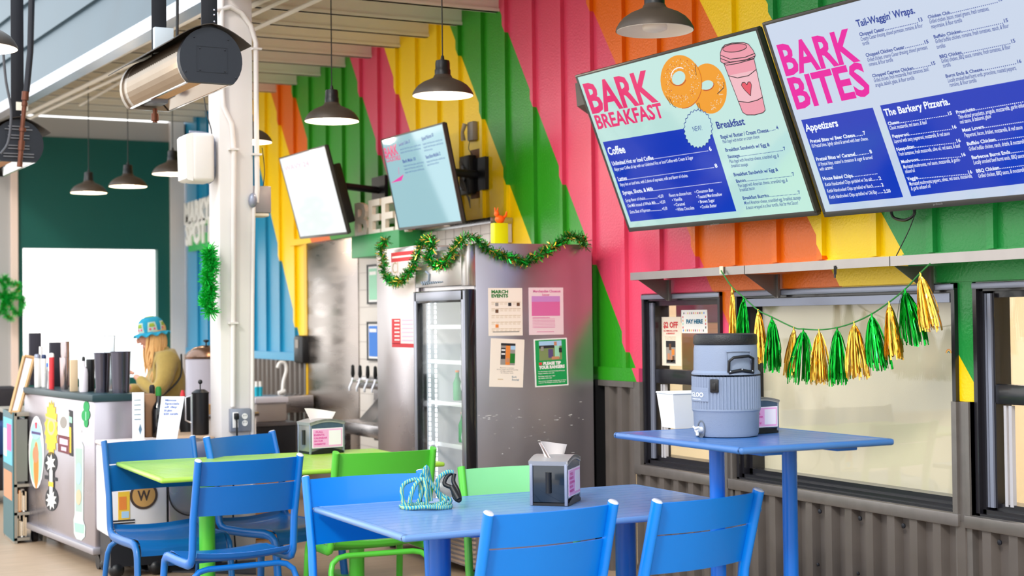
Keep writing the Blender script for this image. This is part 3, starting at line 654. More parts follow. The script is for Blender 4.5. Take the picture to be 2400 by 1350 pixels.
for k in range(190):
    a = rn.random()*2*PI; f = rn.uniform(.5, .88); x, y = 692+112*f*math.cos(a), 445+146*f*math.sin(a)
    S1.line(T1, [(x, y), (x+rn.uniform(-4, 4), y+rn.uniform(2, 5))], .004, I_CREAM if k % 3 else I_RUST, .0028)
for k in range(60):
    a = rn.uniform(-.9, 1.4); f = rn.uniform(.55, .85); x, y = 842+97*f*math.cos(a), 483+138*f*math.sin(a); S1.line(T1, [(x, y), (x+3, y+4)], .004, I_CREAM, .0016)
for a in ([(612, 525), (635, 572)], [(625, 530), (648, 576), (665, 586)], [(768, 352), (775, 410)], [(780, 562), (788, 600)], [(788, 560), (802, 612)], [(926, 448), (924, 478), (890, 512)]): S1.line(T1, a, .004, I_OUT, .003)
# pink takeaway cup
cup = [(925, 345), (1090, 318), (1152, 600), (1140, 614), (1095, 626), (1050, 626), (1028, 612)]
S1.blob(T1, cup, I_CUP); S1.blob(T1, [(948, 412), (1103, 380), (1138, 528), (1075, 553), (1005, 560)], mat('screen_ink_sleeve', '#050505', .1, emit='#fbc3cd', estr=EMS), .0020)
lid = [(906, 290), (915, 262), (930, 245), (970, 234), (1030, 230), (1060, 240), (1085, 272), (1098, 300), (1090, 320), (1000, 345), (940, 355), (908, 335)]
S1.blob(T1, lid, I_CUP, .0024); S1.blob(T1, ell(985, 260, 66, 22, rot=-.12), I_CUPD, .0028)
for a in (cup+cup[:1], lid+lid[:1], [(908, 300), (960, 322), (1040, 312), (1096, 290)], [(908, 318), (960, 338), (1040, 328), (1096, 305)], ell(985, 260, 66, 22, rot=-.12)+[ell(985, 260, 66, 22, rot=-.12)[0]], [(950, 412), (1000, 424), (1060, 412), (1103, 378)], [(1004, 552), (1060, 558), (1110, 545), (1138, 528)]): S1.line(T1, a, .0042, I_OUT, .0032)
hp = [(1072, 522), (1040, 490), (1022, 465), (1026, 450), (1040, 448), (1052, 462), (1058, 446), (1070, 446), (1077, 462), (1074, 490)]
S1.blob(T1, hp, I_RED, .003); S1.line(T1, hp+hp[:1], .004, I_OUT, .0036)
# blue coffee panel, burst
S1.blob(T1, [(263, 775), (845, 679), (992, 1152), (415, 1210)], I_BLUE, .0008)
cx, cy = 785, 702
bur = [(cx+(72 if i % 2 else 80)*math.cos(a)+ (0), cy+(98 if i % 2 else 108)*math.sin(a)) for i, a in enumerate([2*PI*j/48 for j in range(48)])]
S1.blob(T1, bur, mat('screen_ink_mint', '#050505', .1, emit='#c9efee', estr=EMS), .0022); S1.line(T1, bur+bur[:1], .004, I_DBLUE, .003)
S1.text(T1, 'NEW!', (760, 717), (808, 709), (757, 692), I_DBLUE, .0, z=.003)
W1_, B1_ = I_WHITE, I_DBLUE
for a in [('Coffee', (298, 846), (390, 832), (292, 808), W1_, .02), ('Unlimited Hot or Iced Coffee', (318, 903), (543, 870), (314, 884), W1_, .025), ('6', (847, 824), (860, 821), (845, 803), W1_, .02), ('Lattes', (350, 988), (398, 981), (346, 968), W1_, .025), ('8', (878, 915), (892, 912), (876, 896), W1_, .02), ('Syrups, Shots, & Milk', (375, 1062), (543, 1040), (372, 1044), W1_, .025),
    ('Breakfast', (890, 703), (1042, 679), (886, 668), B1_, .03), ('Bagel w/ Butter / Cream Cheese', (910, 757), (1170, 719), (907, 739), B1_, .025), ('4', (1213, 707), (1224, 704), (1211, 689), B1_, .02), ('Breakfast Sandwich w/ Egg &', (935, 828), (1177, 797), (932, 811), B1_, .025), ('Sausage', (948, 863), (1013, 855), (946, 847), B1_, .025), ('7', (1252, 820), (1263, 818), (1250, 803), B1_, .02),
    ('Breakfast Sandwich w/ Egg &', (981, 962), (1223, 933), (979, 945), B1_, .025), ('Bacon', (994, 997), (1045, 990), (992, 981), B1_, .025), ('7', (1300, 960), (1311, 957), (1298, 943), B1_, .02), ('Breakfast Burrito', (1030, 1089), (1172, 1074), (1028, 1073), B1_, .025), ('7', (1332, 1059), (1343, 1057), (1330, 1042), B1_, .02)]:
    S1.text(T1, a[0], a[1], a[2], a[3], a[4], a[5])
for a in [('Enjoy your Coffee all day with our Unlimited Hot or Iced Coffee with Cream & Sugar', (330, 932), (760, 867), W1_), ('Enjoy hot or iced latte, with 2 shots of espresso, milk and flavor of choice.', (360, 1016), (730, 965), W1_), ('Syrup flavor of choice', (390, 1102), (497, 1088), W1_), ('+0.50', (567, 1081), (597, 1077), W1_), ('Oat Milk instead of Whole Milk', (402, 1131), (555, 1113), W1_), ('+0.50', (577, 1112), (607, 1108), W1_), ('Extra Shot of Espresso', (414, 1165), (525, 1152), W1_), ('+0.50', (590, 1148), (618, 1144), W1_),
    ('Flavors to choose from:', (627, 1075), (750, 1060), W1_), ('• Vanilla', (645, 1100), (698, 1093), W1_), ('• Caramel', (655, 1126), (715, 1119), W1_), ('• White Chocolate', (665, 1152), (765, 1141), W1_), ('• Cinnamon Bun', (768, 1056), (868, 1044), W1_), ('• Toasted Marshmallow', (778, 1083), (917, 1067), W1_), ('• Brown Sugar', (788, 1110), (877, 1100), W1_), ('• Cookie Butter', (798, 1138), (888, 1128), W1_),
    ('Plain bagel with butter or cream cheese', (920, 782), (1120, 753), B1_), ('Plain bagel with American cheese, scrambled egg, &', (957, 890), (1227, 857), B1_), ('breakfast sausage', (967, 914), (1057, 904), B1_), ('Plain bagel with American cheese, scrambled egg, &', (1004, 1022), (1274, 991), B1_), ('breakfast bacon', (1013, 1045), (1095, 1034), B1_), ('Mixed American cheese, scrambled egg, breakfast sausage', (1038, 1116), (1345, 1086), B1_), ('& bacon wrapped in a flour tortilla. Ask for Hot Sauce!', (1048, 1142), (1332, 1114), B1_)]:
    S1.text(T1, a[0], a[1], a[2], None, a[3], .008, cap=.0165, shear=.25)
for a in [((545, 868), (842, 824), W1_), ((400, 981), (874, 915), W1_), ((545, 1041), (915, 995), W1_), ((499, 1088), (565, 1081), W1_), ((557, 1113), (575, 1111), W1_), ((527, 1152), (588, 1148), W1_), ((1172, 717), (1210, 708), B1_), ((1015, 855), (1250, 822), B1_), ((1047, 990), (1297, 962), B1_), ((1174, 1074), (1330, 1060), B1_)]: S1.dots(T1, *a)
S1.text(lambda p: p, 'prōtech', (1668, 527), (1688, 525), None, mat('screen_ink_grey', '#8a8a8a', .4), .0, cap=.008, z=.006)
S1.done()

S2 = Screen('menu_screen', 'large tilted menu screen titled BARK BITES, rightmost, with two blue panels', atx(1861, 284, 4.27)+Vector(TR)*.81, TR, TU, 1.62, screen_mat('screen_white_blue', '#cddcf3', EMS), asp=1.7)
T2 = lambda p: (1780+p[0]*.4, p[1]*.4)
S2.text(T2, 'BARK', (155, 440), (592, 350), (97, 268), I_MAG, .03); S2.text(T2, 'BITES', (218, 635), (660, 548), (160, 462), I_MAG, .03)
S2.blob(T2, [(245, 703), (664, 630), (843, 1155), (412, 1198)], I_BLUE, .0008); S2.blob(T2, [(707, 618), (1690, 438), (1870, 1038), (890, 1150)], I_BLUE, .0008)
D, Wh = I_DBLUE, I_WHITE
for a in [("Tail-Waggin' Wraps.", (575, 158), (915, 76), (566, 122), D), ('Chopped Caesar', (590, 212), (735, 179), (586, 193), D), ('13', (937, 128), (959, 122), (934, 108), D), ('Chopped Chicken Caesar', (627, 333), (853, 284), (623, 315), D), ('15', (972, 257), (994, 251), (969, 238), D), ('Chopped Caprese Chicken', (665, 453), (905, 406), (661, 436), D), ('15', (1012, 382), (1034, 377), (1009, 364), D),
    ('Chicken Club', (990, 109), (1120, 80), (987, 92), D), ('15', (1405, 8), (1425, 3), (1402, -10), D), ('Buffalo Chicken', (1025, 225), (1185, 190), (1022, 208), D), ('15', (1437, 132), (1460, 127), (1434, 113), D), ('BBQ Chicken', (1060, 342), (1188, 315), (1057, 324), D), ('15', (1480, 252), (1502, 247), (1477, 233), D), ('Burnt Ends & Cheese', (1095, 455), (1310, 414), (1092, 438), D), ('16', (1515, 370), (1538, 366), (1512, 352), D),
    ('Appetizers', (275, 770), (465, 738), (269, 733), Wh), ('Pretzel Bites w/ Beer Cheese', (302, 838), (563, 800), (298, 820), Wh), ('7', (612, 791), (625, 788), (609, 771), Wh), ('Pretzel Bites w/ Caramel', (337, 943), (565, 912), (333, 925), Wh), ('8', (650, 899), (663, 896), (647, 880), Wh), ('House Baked Chips', (375, 1056), (550, 1037), (372, 1038), Wh), ('2', (703, 1054), (717, 1052), (701, 1036), Wh), ('2', (718, 1092), (731, 1090), (716, 1074), Wh), ('2.50', (733, 1131), (772, 1126), (731, 1113), Wh),
    ('The Barkery Pizzeria.', (738, 680), (1120, 611), (731, 644), Wh), ('Cheese', (757, 733), (822, 722), (754, 716), Wh), ('15', (1110, 675), (1131, 670), (1107, 657), Wh), ('Pepperoni', (783, 808), (878, 793), (780, 791), Wh), ('16', (1135, 755), (1158, 750), (1132, 737), Wh), ('Neapolitan', (808, 885), (911, 866), (805, 867), Wh), ('16', (1160, 835), (1182, 830), (1157, 817), Wh), ('Mushroom', (835, 957), (935, 941), (832, 940), Wh), ('16', (1190, 917), (1211, 912), (1187, 899), Wh), ('Veggie', (870, 1058), (932, 1048), (867, 1040), Wh), ('16', (1228, 1018), (1250, 1014), (1226, 1000), Wh),
    ('Prosciutto', (1157, 668), (1267, 646), (1154, 650), Wh), ('Meat Lovers', (1193, 773), (1318, 750), (1190, 755), Wh), ('Buffalo Chicken', (1220, 852), (1387, 825), (1217, 834), Wh), ('Barbecue Burnt Ends', (1248, 932), (1472, 899), (1245, 914), Wh), ('BBQ Chicken', (1275, 1012), (1408, 990), (1272, 994), Wh)]:
    S2.text(T2, a[0], a[1], a[2], a[3], a[4], .025)
for a in [('Creamy Caesar dressing, shaved parmesan, romaine, & flour', (598, 240), (960, 158), D), ('tortilla', (608, 266), (646, 258), D), ('Grilled chicken, creamy Caesar dressing, shaved parmesan,', (637, 362), (988, 286), D), ('romaine, & flour tortilla', (645, 388), (785, 359), D), ('Grilled chicken, fresh mozzarella, fresh tomatoes, basil,', (675, 482), (996, 414), D), ('arugula, balsalic glaze, & flour tortilla', (683, 509), (910, 465), D),
    ('Grilled chicken, bacon, mixed greens, fresh tomatoes,', (1000, 138), (1348, 60), D), ('mayonnaise, & flour tortilla', (1010, 167), (1190, 128), D), ('Grilled buffalo chicken, romaine, fresh tomatoes, ranch, & flour', (1035, 254), (1465, 160), D), ('tortillas', (1043, 286), (1093, 275), D), ('Grilled chicken, BBQ sauce, romaine, fresh tomatoes, & flour', (1070, 369), (1475, 284), D), ('tortilla', (1080, 396), (1123, 387), D), ('Locally smoked beef burnt ends, provolone, roasted peppers,', (1108, 483), (1508, 407), D), ('romaine, & flour tortilla', (1118, 509), (1275, 480), D),
    ('10 Pretzel bites, lightly salted & served with beer cheese.', (310, 866), (640, 820), Wh), ('10 Pretzel bites, coated in cinnamon & sugar & served', (347, 973), (667, 930), Wh), ('with caramel.', (357, 1000), (435, 989), Wh), ('Kettle Handcooked Chips sprinkled w/ Sea salt', (388, 1091), (663, 1058), Wh), ('Kettle Handcooked Chips sprinkled w/ Ranch', (400, 1128), (668, 1098), Wh), ('Kettle Handcooked Chips sprinkled w/ Old Bay', (413, 1164), (693, 1134), Wh),
    ('Classic mozzarella, red sauce, & basil', (767, 760), (985, 725), Wh), ('Layered with zesty pepperoni, mozzarella, & red sauce', (793, 838), (1118, 790), Wh), ('Fresh tomatoes, fresh mozzarella, olive oil, red sauce, & basil', (820, 913), (1180, 862), Wh), ('Marinated mushrooms, red sauce, mozzarella, & garlic-', (847, 988), (1180, 944), Wh), ('infused oil', (858, 1015), (915, 1006), Wh), ('Marinated mushrooms peppers, olives, red sauce, mozzarella,', (882, 1088), (1250, 1039), Wh), ('& garlic-infused oil', (892, 1115), (1007, 1098), Wh),
    ('Thin-sliced prosciutto, arugula, mozzarella, garlic-infused oil', (1170, 697), (1600, 618), Wh), ('red sauce, & balsamic glaze', (1178, 725), (1360, 690), Wh), ('Pepperoni, bacon, brisket, mozzarella, & red sauce', (1205, 803), (1545, 755), Wh), ('Grilled buffalo chicken, ranch, drizzle, & mozzarella', (1232, 883), (1560, 837), Wh), ('Locally smoked beef burnt ends, BBQ sauce', (1258, 963), (1555, 921), Wh), ('Grilled chicken, BBQ sauce, & mozzarella', (1287, 1041), (1560, 1003), Wh)]:
    S2.text(T2, a[0], a[1], a[2], None, a[3], .008, cap=.0155, shear=.25)
for a in [((737, 179), (934, 134), D), ((855, 284), (970, 258), D), ((907, 406), (1010, 384), D), ((1122, 80), (1403, 14), D), ((1187, 190), (1435, 136), D), ((1190, 315), (1478, 256), D), ((1312, 414), (1512, 374), D), ((565, 800), (610, 793), Wh), ((567, 912), (648, 900), Wh), ((552, 1037), (697, 1019), Wh), ((665, 1058), (701, 1054), Wh), ((670, 1098), (716, 1092), Wh), ((695, 1134), (731, 1130), Wh), ((824, 722), (1108, 678), Wh), ((880, 793), (1133, 758), Wh), ((913, 866), (1158, 838), Wh), ((937, 941), (1188, 920), Wh), ((934, 1048), (1226, 1022), Wh), ((1269, 646), (1600, 590), Wh), ((1320, 750), (1600, 708), Wh), ((1389, 825), (1600, 795), Wh), ((1474, 899), (1600, 880), Wh), ((1410, 990), (1600, 965), Wh)]: S2.dots(T2, *a)
S2.text(lambda p: p, 'prōtech', (2190, 480), (2212, 478), None, MATS['screen_ink_grey'], .0, cap=.008, z=.006)
S2.done()

# two farther screens above the beer taps
k3 = 4.22/3.056; c3 = CAMP+(Vector((3.056, 7.056, 2.285))-CAMP)*k3
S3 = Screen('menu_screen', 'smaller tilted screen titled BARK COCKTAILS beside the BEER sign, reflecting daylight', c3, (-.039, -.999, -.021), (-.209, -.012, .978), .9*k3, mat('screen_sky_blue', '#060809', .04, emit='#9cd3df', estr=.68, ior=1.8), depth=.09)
T3 = lambda p: (560+p[0]*.4148, p[1]*.4148)
S3.text(T3, 'BARK', (829, 892), (903, 868), (819, 838), I_PINK, .03); S3.text(T3, 'COCKTAILS', (836, 918), (915, 900), (830, 896), I_PINK, .02)
for a in [('Lavender Collins 10', (906, 826), (968, 806)), ('Spiced Paloma 10', (1035, 795), (1100, 770)), ('Bark Mule 10', (928, 922), (1000, 905)), ('Peanut Butter Mudslide 12', (1058, 898), (1140, 876))]: S3.text(T3, a[0], a[1], a[2], None, I_DBLUE, .03, cap=.022)
for a in [((912, 850), (1028, 822)), ((915, 868), (1028, 842)), ((1040, 820), (1150, 793)), ((1045, 838), (1155, 812)), ((1048, 856), (1095, 846)), ((932, 944), (1045, 920)), ((936, 962), (1040, 940)), ((940, 980), (1048, 958)), ((1062, 920), (1165, 895)), ((1066, 938), (1130, 922))]: S3.text(T3, 'tequila, fresh lime juice, soda & syrup', a[0], a[1], None, I_DBLUE, .0, cap=.013, shear=.2)
S3.blob(T3, [(860, 1034), (932, 985), (920, 1020)], I_MAG); S3.line(T3, [(905, 985), (903, 945)], .006, I_MAG)
S3.done()
k4 = 4.08/2.844; c4 = CAMP+(Vector((2.844, 8.135, 2.288))-CAMP)*k4
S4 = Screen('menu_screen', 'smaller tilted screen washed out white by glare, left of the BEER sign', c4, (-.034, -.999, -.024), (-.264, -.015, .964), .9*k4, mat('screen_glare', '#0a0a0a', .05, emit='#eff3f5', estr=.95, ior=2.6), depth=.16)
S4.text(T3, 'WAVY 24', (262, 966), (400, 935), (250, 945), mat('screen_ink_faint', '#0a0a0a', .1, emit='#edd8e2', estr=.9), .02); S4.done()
# ================================================================== SHELF, TASSELS, WINDOW NOTICES
t = thing('wall_shelf', 'long stainless steel shelf on brackets above the serving windows', 'shelf', (4.45, 5.5, 1.80))
def loc(o, p): return Vector(p)-Vector(o.location)
m = MB(Matrix.Translation(-Vector(t.location)))
m.box(4.45, 3.3, 1.805, 4.672, 7.25, 1.811); m.box(4.448, 3.3, 1.768, 4.454, 7.25, 1.811); m.box(4.45, 7.244, 1.768, 4.672, 7.25, 1.811); m.build('shelf_board', mat('shelf_steel', '#a09a97', .35, metal=.9, noise=.1, nscale=8), t)
for y in (7.18, 6.16, 5.045, 3.9):
    m = MB(Matrix.Translation(-Vector(t.location)))
    m.prism([(4.458, y, 1.768), (4.67, y, 1.768), (4.67, y, 1.648), (4.655, y, 1.648)], (0, .004, 0)); m.box(4.655, y-.016, 1.648, 4.67, y+.014, 1.768); m.build('bracket', M_FLASH, t)
for px, nm in ((1894.5/1, 'seam'),): pass
m = MB(Matrix.Translation(-Vector(t.location)))
for px in (1744, 2085): q = atx(px, 612, 4.447); m.box(4.4465, q.y-.0012, 1.768, 4.4475, q.y+.0012, 1.811)
m.build('seam', M_BLACK, t)
q = atx(1957, 640, 4.446)
c = thing('tape_strip', 'short black strip of tape hanging from the steel shelf edge', 'tape', (4.445, q.y, 1.772))
MB().box(-.001, -.006, -.045, .001, .006, .012).box(-.001, -.011, -.03, .0015, .0, .005).build('strip', M_BLACK, c)

M_FG = mat('foil_green', '#0c9a2c', .2, metal=.9); M_FY = mat('foil_gold', '#e0b54a', .2, metal=.95); M_CORD = mat('green_cord', '#2f7a35', .7)
t = thing('tassel_garland', 'green cord garland of gold and green foil tassels under the steel shelf', 'garland', atx(1920, 773, 4.43))
TL = Vector(t.location); GX = 4.43
cordpx = [(1690, 634), (1694, 641), (1716, 673), (1742, 696), (1777, 727), (1809, 743), (1861, 768), (1883, 771), (1920, 773), (1961, 768), (2001, 756), (2043, 736), (2083, 709), (2121, 678), (2157, 640), (2180, 618)]
MB().tube(smooth([atx(x, y, GX)-TL for x, y in cordpx], 4), .0035, 6).build('cord', M_CORD, t)
MB().box(atx(1690, 0, 4.44).x-TL.x-.002, atx(1690, 634, 4.44).y-TL.y-.018, 1.775-TL.z, atx(1690, 0, 4.44).x-TL.x+.002, atx(1690, 634, 4.44).y-TL.y+.012, 1.815-TL.z).build('tape', mat('masking_tape', '#ded2b8', .7), t)
rn = random.Random(11)
for tx, ty, bx, by, hw, g in ((1716, 676, 1718, 800, 10, 0), (1743, 698, 1741, 815, 16, 1), (1777, 728, 1783, 852, 20, 0), (1809, 745, 1808, 872, 21, 1), (1861, 770, 1850, 884, 15, 0), (1883, 773, 1877, 900, 29, 1), (1920, 775, 1926, 902, 23, 0), (1962, 770, 1966, 904, 25, 1), (2002, 757, 2013, 888, 26, 0), (2043, 738, 2062, 868, 25, 1), (2084, 710, 2096, 842, 20, 0), (2121, 680, 2142, 810, 29, 1), (2157, 642, 2183, 776, 20, 0)):
    A, B = atx(tx, ty, GX)-TL, atx(bx, by, GX)-TL; ax = B-A; wd = hw*.0029
    m = MB(); m.tube([A+Vector((0, 0, .008)), A+ax*.06], .004, 6); m.lathe([(.006, 0), (.010, -.012), (.008, -.026), (.011, -.034)][::-1], A+ax*.03, 10)
    for k in range(80):
        a = rn.uniform(0, 2*PI); rr = math.sqrt(rn.random()); L = rn.uniform(.86, 1.03) if rn.random() > .08 else rn.uniform(.6, .9); pts = []
        sx, sy = math.cos(a)*rr, math.sin(a)*rr; ph = rn.uniform(0, 6)
        for i in range(8):
            s = i/7; sp = (.18+.82*min(1, s*1.25)**.7); b = .0022*math.sin(ph+s*14)
            pts.append(A+ax*(s*L*.94+.05)+Vector((sy*wd*.6*sp+b, sx*wd*sp+b, 0)))
        w = Vector((math.cos(ph), math.sin(ph), 0))*.0030
        o = len(m.v); m.add([p+w*(1 if i else .4) for i, p in enumerate(pts)]+[p-w*(1 if i else .4) for i, p in enumerate(pts)], [(i, i+1, i+9, i+8) for i in range(7)])
    m.build('tassel', M_FG if g else M_FY, t, 20)

# notices taped inside the left window
WXG = WX+.062
def notice(name, label, x0, x1, y0, y1, bg, fn, cat='sign', X=WXG, grp=None):
    a = atx(x0, y0, X); b = atx(x1, y1, X); t = thing(name, label, cat, (X, (a.y+b.y)/2, (a.z+b.z)/2), -PI/2, grp)
    w, h = abs(a.y-b.y), abs(a.z-b.z); m = MB(); mats = [bg]; m.box(-w/2, -.001, -h/2, w/2, .001, h/2, 0)
    def rect(u0, v0, u1, v1, mt, k=1):
        if mt not in mats: mats.append(mt)
        m.box(-w/2+w*u0, -.001-.0006*k, h/2-h*v1, -w/2+w*u1, -.0009, h/2-h*v0, mats.index(mt))
    def tx(s, u0, v, u1, cap, mt, bold=.03, k=2, shear=0):
        if mt not in mats: mats.append(mt)
        text(m, s, (-w/2+w*u0, -.001-.0006*k, h/2-h*v), (1, 0, 0), (0, 0, 1), cap*h, w*(u1-u0), mats.index(mt), bold, 0, shear)
    fn(rect, tx, w, h); m.build('printed_sheet', mats, t, 0); return t
I = {k: mat('print_'+k, v, .6) for k, v in dict(red='#d8373f', teal='#12688a', black='#2a2a2e', brown='#6b4a33', orange='#e8873a', green='#0f9a4e', dgreen='#1e7a2c', pink='#d968a0', lpink='#f3c4dc', grey='#9a938c', yellow='#eec23c', blue='#3c7fd8', lblue='#a9cdea', tan='#cfb795', white='#f6f2ee', purple='#5a4a78', mint='#9fd8b8', skin='#c98b66').items()}
def f(rect, tx, w, h):
    tx('$2 OFF', .10, .22, .86, .115, I['red'], .04); tx('ALL MIMOSAS, LATTES', .10, .30, .84, .03, I['red']); tx('& BREAKFAST', .24, .355, .70, .03, I['red'])
    tx('Every weekday until noon', .17, .42, .75, .022, I['tan'], .01); tx('at the coffee bar', .19, .46, .75, .022, I['tan'], .01)
    rect(.22, .49, .72, .96, I['grey']); rect(.22, .49, .72, .62, I['black'], 2)
    for a in ((.38, .55, .5, .68, 'brown'), (.52, .66, .66, .78, 'orange'), (.3, .75, .42, .9, 'skin'), (.46, .78, .58, .92, 'skin'), (.25, .88, .7, .94, 'black'), (.56, .8, .66, .9, 'brown')): rect(a[0], a[1], a[2], a[3], I[a[4]], 3)
notice('offer_notice', 'narrow paper notice reading $2 OFF taped in the small serving window', 1551, 1597, 743, 858, mat('paper_cream', '#f3e3d0', .6), f)
def f(rect, tx, w, h):
    tx('PAY HERE', .20, .58, .84, .17, I['teal'], .05); cs = ('black', 'lpink', 'yellow', 'pink', 'black', 'red', 'yellow', 'red', 'black', 'yellow', 'blue')
    for i, c_ in enumerate(cs): u = .09+i*.078; rect(u, .10, u+.03, .18, I[c_]); rect(u-.03, .84, u, .93, I[cs[-1-i]])
    for i, c_ in enumerate(('red', 'orange', 'mint', 'red')): rect(.05, .26+i*.15, .08, .35+i*.15, I[c_]); rect(.93, .26+i*.15, .96, .35+i*.15, I[cs[i+5]])
t = notice('pay_here_sign', 'PAY HERE paper sign with a confetti border in the small serving window', 1597, 1658, 727, 781, I['white'], f)
# things seen inside the small window
m = thing('menu_board', 'pale board with purple top edge standing inside behind the small window', 'board', (5.1, 7.25, .9))
MB().box(-.01, -.32, 0, .01, .45, .62, bev=.004).build('panel', mat('board_cream', '#e3dcb9', .6), m); MB().box(-.015, -.35, .62, .015, .5, .76).build('top_strip', mat('board_purple', '#7d6f92', .6), m); MB().box(-.06, -.2, -.03, .06, .3, 0).box(-.03, -.02, -.88, .03, .02, -.03).box(-.2, -.2, -.90, .2, .2, -.87).build('stand', M_BLACK, m)
q = atx(2224, 828, WX+.06)
t = thing('rainbow_sticker', 'tiny rainbow arch sticker on the right side of the big window', 'sticker', q, -PI/2)
m = MB()
for i, c_ in enumerate(('orange', 'yellow', 'teal')):
    r0, r1 = .019-.005*i, .015-.005*i; n = 10; P0 = [(r0*math.cos(PI*k/n), -.001, r0*math.sin(PI*k/n)) for k in range(n+1)]+[(r1*math.cos(PI*k/n), -.001, r1*math.sin(PI*k/n)) for k in range(n+1)]
    m.add(P0, [(k, k+1, k+n+2, k+n+1) for k in range(n)], i)
m.build('print', [I['orange'], I['yellow'], I['teal']], t, 0)

# ================================================================== DISPLAY FRIDGE AND STEEL CABINET
FX, FY0, FY1, FZ = 3.80, 7.95, 8.745, 2.01
def steel_side(): 
    m = mat('brushed_fridge_side', '#bbb7c0', .35, metal=.92, noise=.10, nscale=2.5, stretch=(1, 1, 1), rvar=.07); return m
MSS = steel_side()
t = thing('display_fridge', 'tall stainless glass-door drinks fridge with event posters on its side', 'fridge', (FX, FY0, 0)); o = Vector(t.location); T0 = Matrix.Translation(-o)
m = MB(T0); m.box(FX, FY0, .06, 4.60, FY0+.02, FZ, bev=.003); m.box(FX, FY1-.02, .06, 4.60, FY1, FZ); m.box(FX, FY0+.02, FZ-.03, 4.60, FY1-.02, FZ); m.box(4.57, FY0+.02, .06, 4.60, FY1-.02, FZ-.03); m.box(FX, FY0+.02, .06, 4.57, FY1-.02, .28); m.build('cabinet', MSS, t)
m = MB(T0); m.box(FX+.001, FY0+.022, 1.72, FX+.03, FY1-.022, FZ-.03); m.build('header_panel', M_STEEL, t)
m = MB(T0); m.box(FX-.05, FY0+.002, 1.755, FX, FY0+.10, FZ-.005, bev=.004); m.box(FX-.05, FY0+.10, 1.76, FX-.0, FY1, 1.985, bev=.004); m.build('canopy_panel', mat('canopy_steel', '#c9c1bd', .25, metal=.9), t)
m = MB(T0); yb = FY0+.62; 
m.tube([(FX-.053, yb, 1.86), (FX-.053, yb-.05, 1.84), (FX-.053, yb-.04, 1.80), (FX-.053, yb+.01, 1.79)], .006, 6); m.tube([(FX-.053, FY0+.70-.006*k, 1.787+.012*math.sin(k*1.1)*(1-k/70)) for k in range(56)], .003, 5); m.build('lettering', mat('logo_blue_grey', '#8b97ab', .4), t, 30)
DX0 = FX-.068
m = MB(T0); fr = .055
m.box(DX0, FY0+.006, .29, FX-.004, FY0+fr+.02, 1.735, bev=.004); m.box(DX0, FY1-fr-.01, .29, FX-.004, FY1-.004, 1.735, bev=.004); m.box(DX0, FY0+.03, .29, FX-.004, FY1-.03, .29+fr+.02, bev=.004); m.box(DX0, FY0+.03, 1.735-fr-.02, FX-.004, FY1-.03, 1.735, bev=.004)
door = m.build('door', mat('door_black', '#17161a', .25, coat=.6), t)
m = MB(T0); ins = .012
for a in ((FY0+.012, .30, FY0+fr+.006, 1.727), (FY1-fr, .30, FY1-.012, 1.727), (FY0+.03, .30, FY1-.03, .30+fr), (FY0+.03, 1.727-fr, FY1-.03, 1.727)): m.box(DX0-.004, a[0], a[1], DX0+.004, a[2], a[3], bev=.002)
m.build('door_trim', mat('door_trim_grey', '#a7a9b6', .3, metal=.8), door)
m = MB(T0); m.box(DX0+.02, FY0+.06, .35, DX0+.026, FY1-.05, 1.68); m.build('glass_pane', M_GLASS, door)
m = MB(T0); m.box(FX+.0, FY0+.021, .28, 4.56, FY0+.03, 1.72); m.box(FX+.0, FY1-.03, .28, 4.56, FY1-.021, 1.72); m.box(4.55, FY0+.03, .28, 4.565, FY1-.03, 1.72); m.box(FX, FY0+.03, 1.71, 4.55, FY1-.03, 1.72); m.build('liner', mat('fridge_liner', '#e6e8ec', .4), t)
m = MB(T0)
for y in (FY1-.06, FY1-.16):
    for k in range(44): m.box(FX+.012, y-.007, .32+k*.031, FX+.02, y+.007, .342+k*.031)
m.build('led_strip', mat('led_white', '#ffffff', .5, emit='#eaf6ff', estr=2.2), t, 0)
MW = mat('white_wire', '#dfe2e4', .4)
for z in (.50, .76, 1.02, 1.28, 1.50):
    m = MB(T0); m.box(FX+.03, FY0+.04, z-.004, FX+.036, FY1-.04, z+.022)
    for k in range(14): y = FY0+.06+k*.05; m.cyl((FX+.03, y, z), (4.5, y, z), .0025, n=6)
    m.build('wire_shelf', MW, t)
m = MB(T0)
for k in range(8): z = .5+k*.16; m.tube([(FX+.1, FY0+.30+.14*math.sin(a), z+.07*math.cos(a)) for a in [2*PI*j/16 for j in range(17)]], .003, 5)
m.build('wire_guard', MW, t)
m = MB(T0)
for k in range(7): m.box(FX-.012, FY0+.04, .075+k*.028, FX+.004, FY1-.04, .088+k*.028)
m.build('grille', mat('grille_tan', '#a88f80', .5), t)
for x in (FX+.06, 4.54):
    for y in (FY0+.06, FY1-.06): m = MB(T0); m.cyl((x, y, 0), (x, y, .06), .022, n=12); m.build('foot', M_BLACK, t)
# scratches on the side
rn = random.Random(5); m = MB(T0)
for k in range(46):
    p = aty(1120+rn.random()*260, 977+rn.gauss(0, 3)+(0 if rn.random() < .7 else rn.uniform(-60, 110)), FY0-.0006); w_ = rn.uniform(.004, .02); m.box(p.x, FY0-.0008, p.z, p.x+w_, FY0-.0002, p.z+rn.uniform(.001, .003))
m.build('scratches', mat('bright_scratch', '#e8e4e2', .5), t, 0)
for i in range(7):   # drinks on the shelves
    y = FY0+.13+.075*i; z = (1.042, .782)[i % 2]
    b = thing('drink_bottle', 'small green bottle standing inside the glass-door fridge' , 'bottle', (FX+.14, y, z), 0, 'bottles inside the fridge'); MB().lathe([(.026, 0), (.028, .01), (.028, .11), (.012, .15), (.011, .18), (.0, .18)], n=14).build('glass_body', mat('bottle_green', '#4fa06a', .2), b); MB().lathe([(.013, .178), (.013, .19), (0, .19)], n=12).build('cap', I['orange'], b)

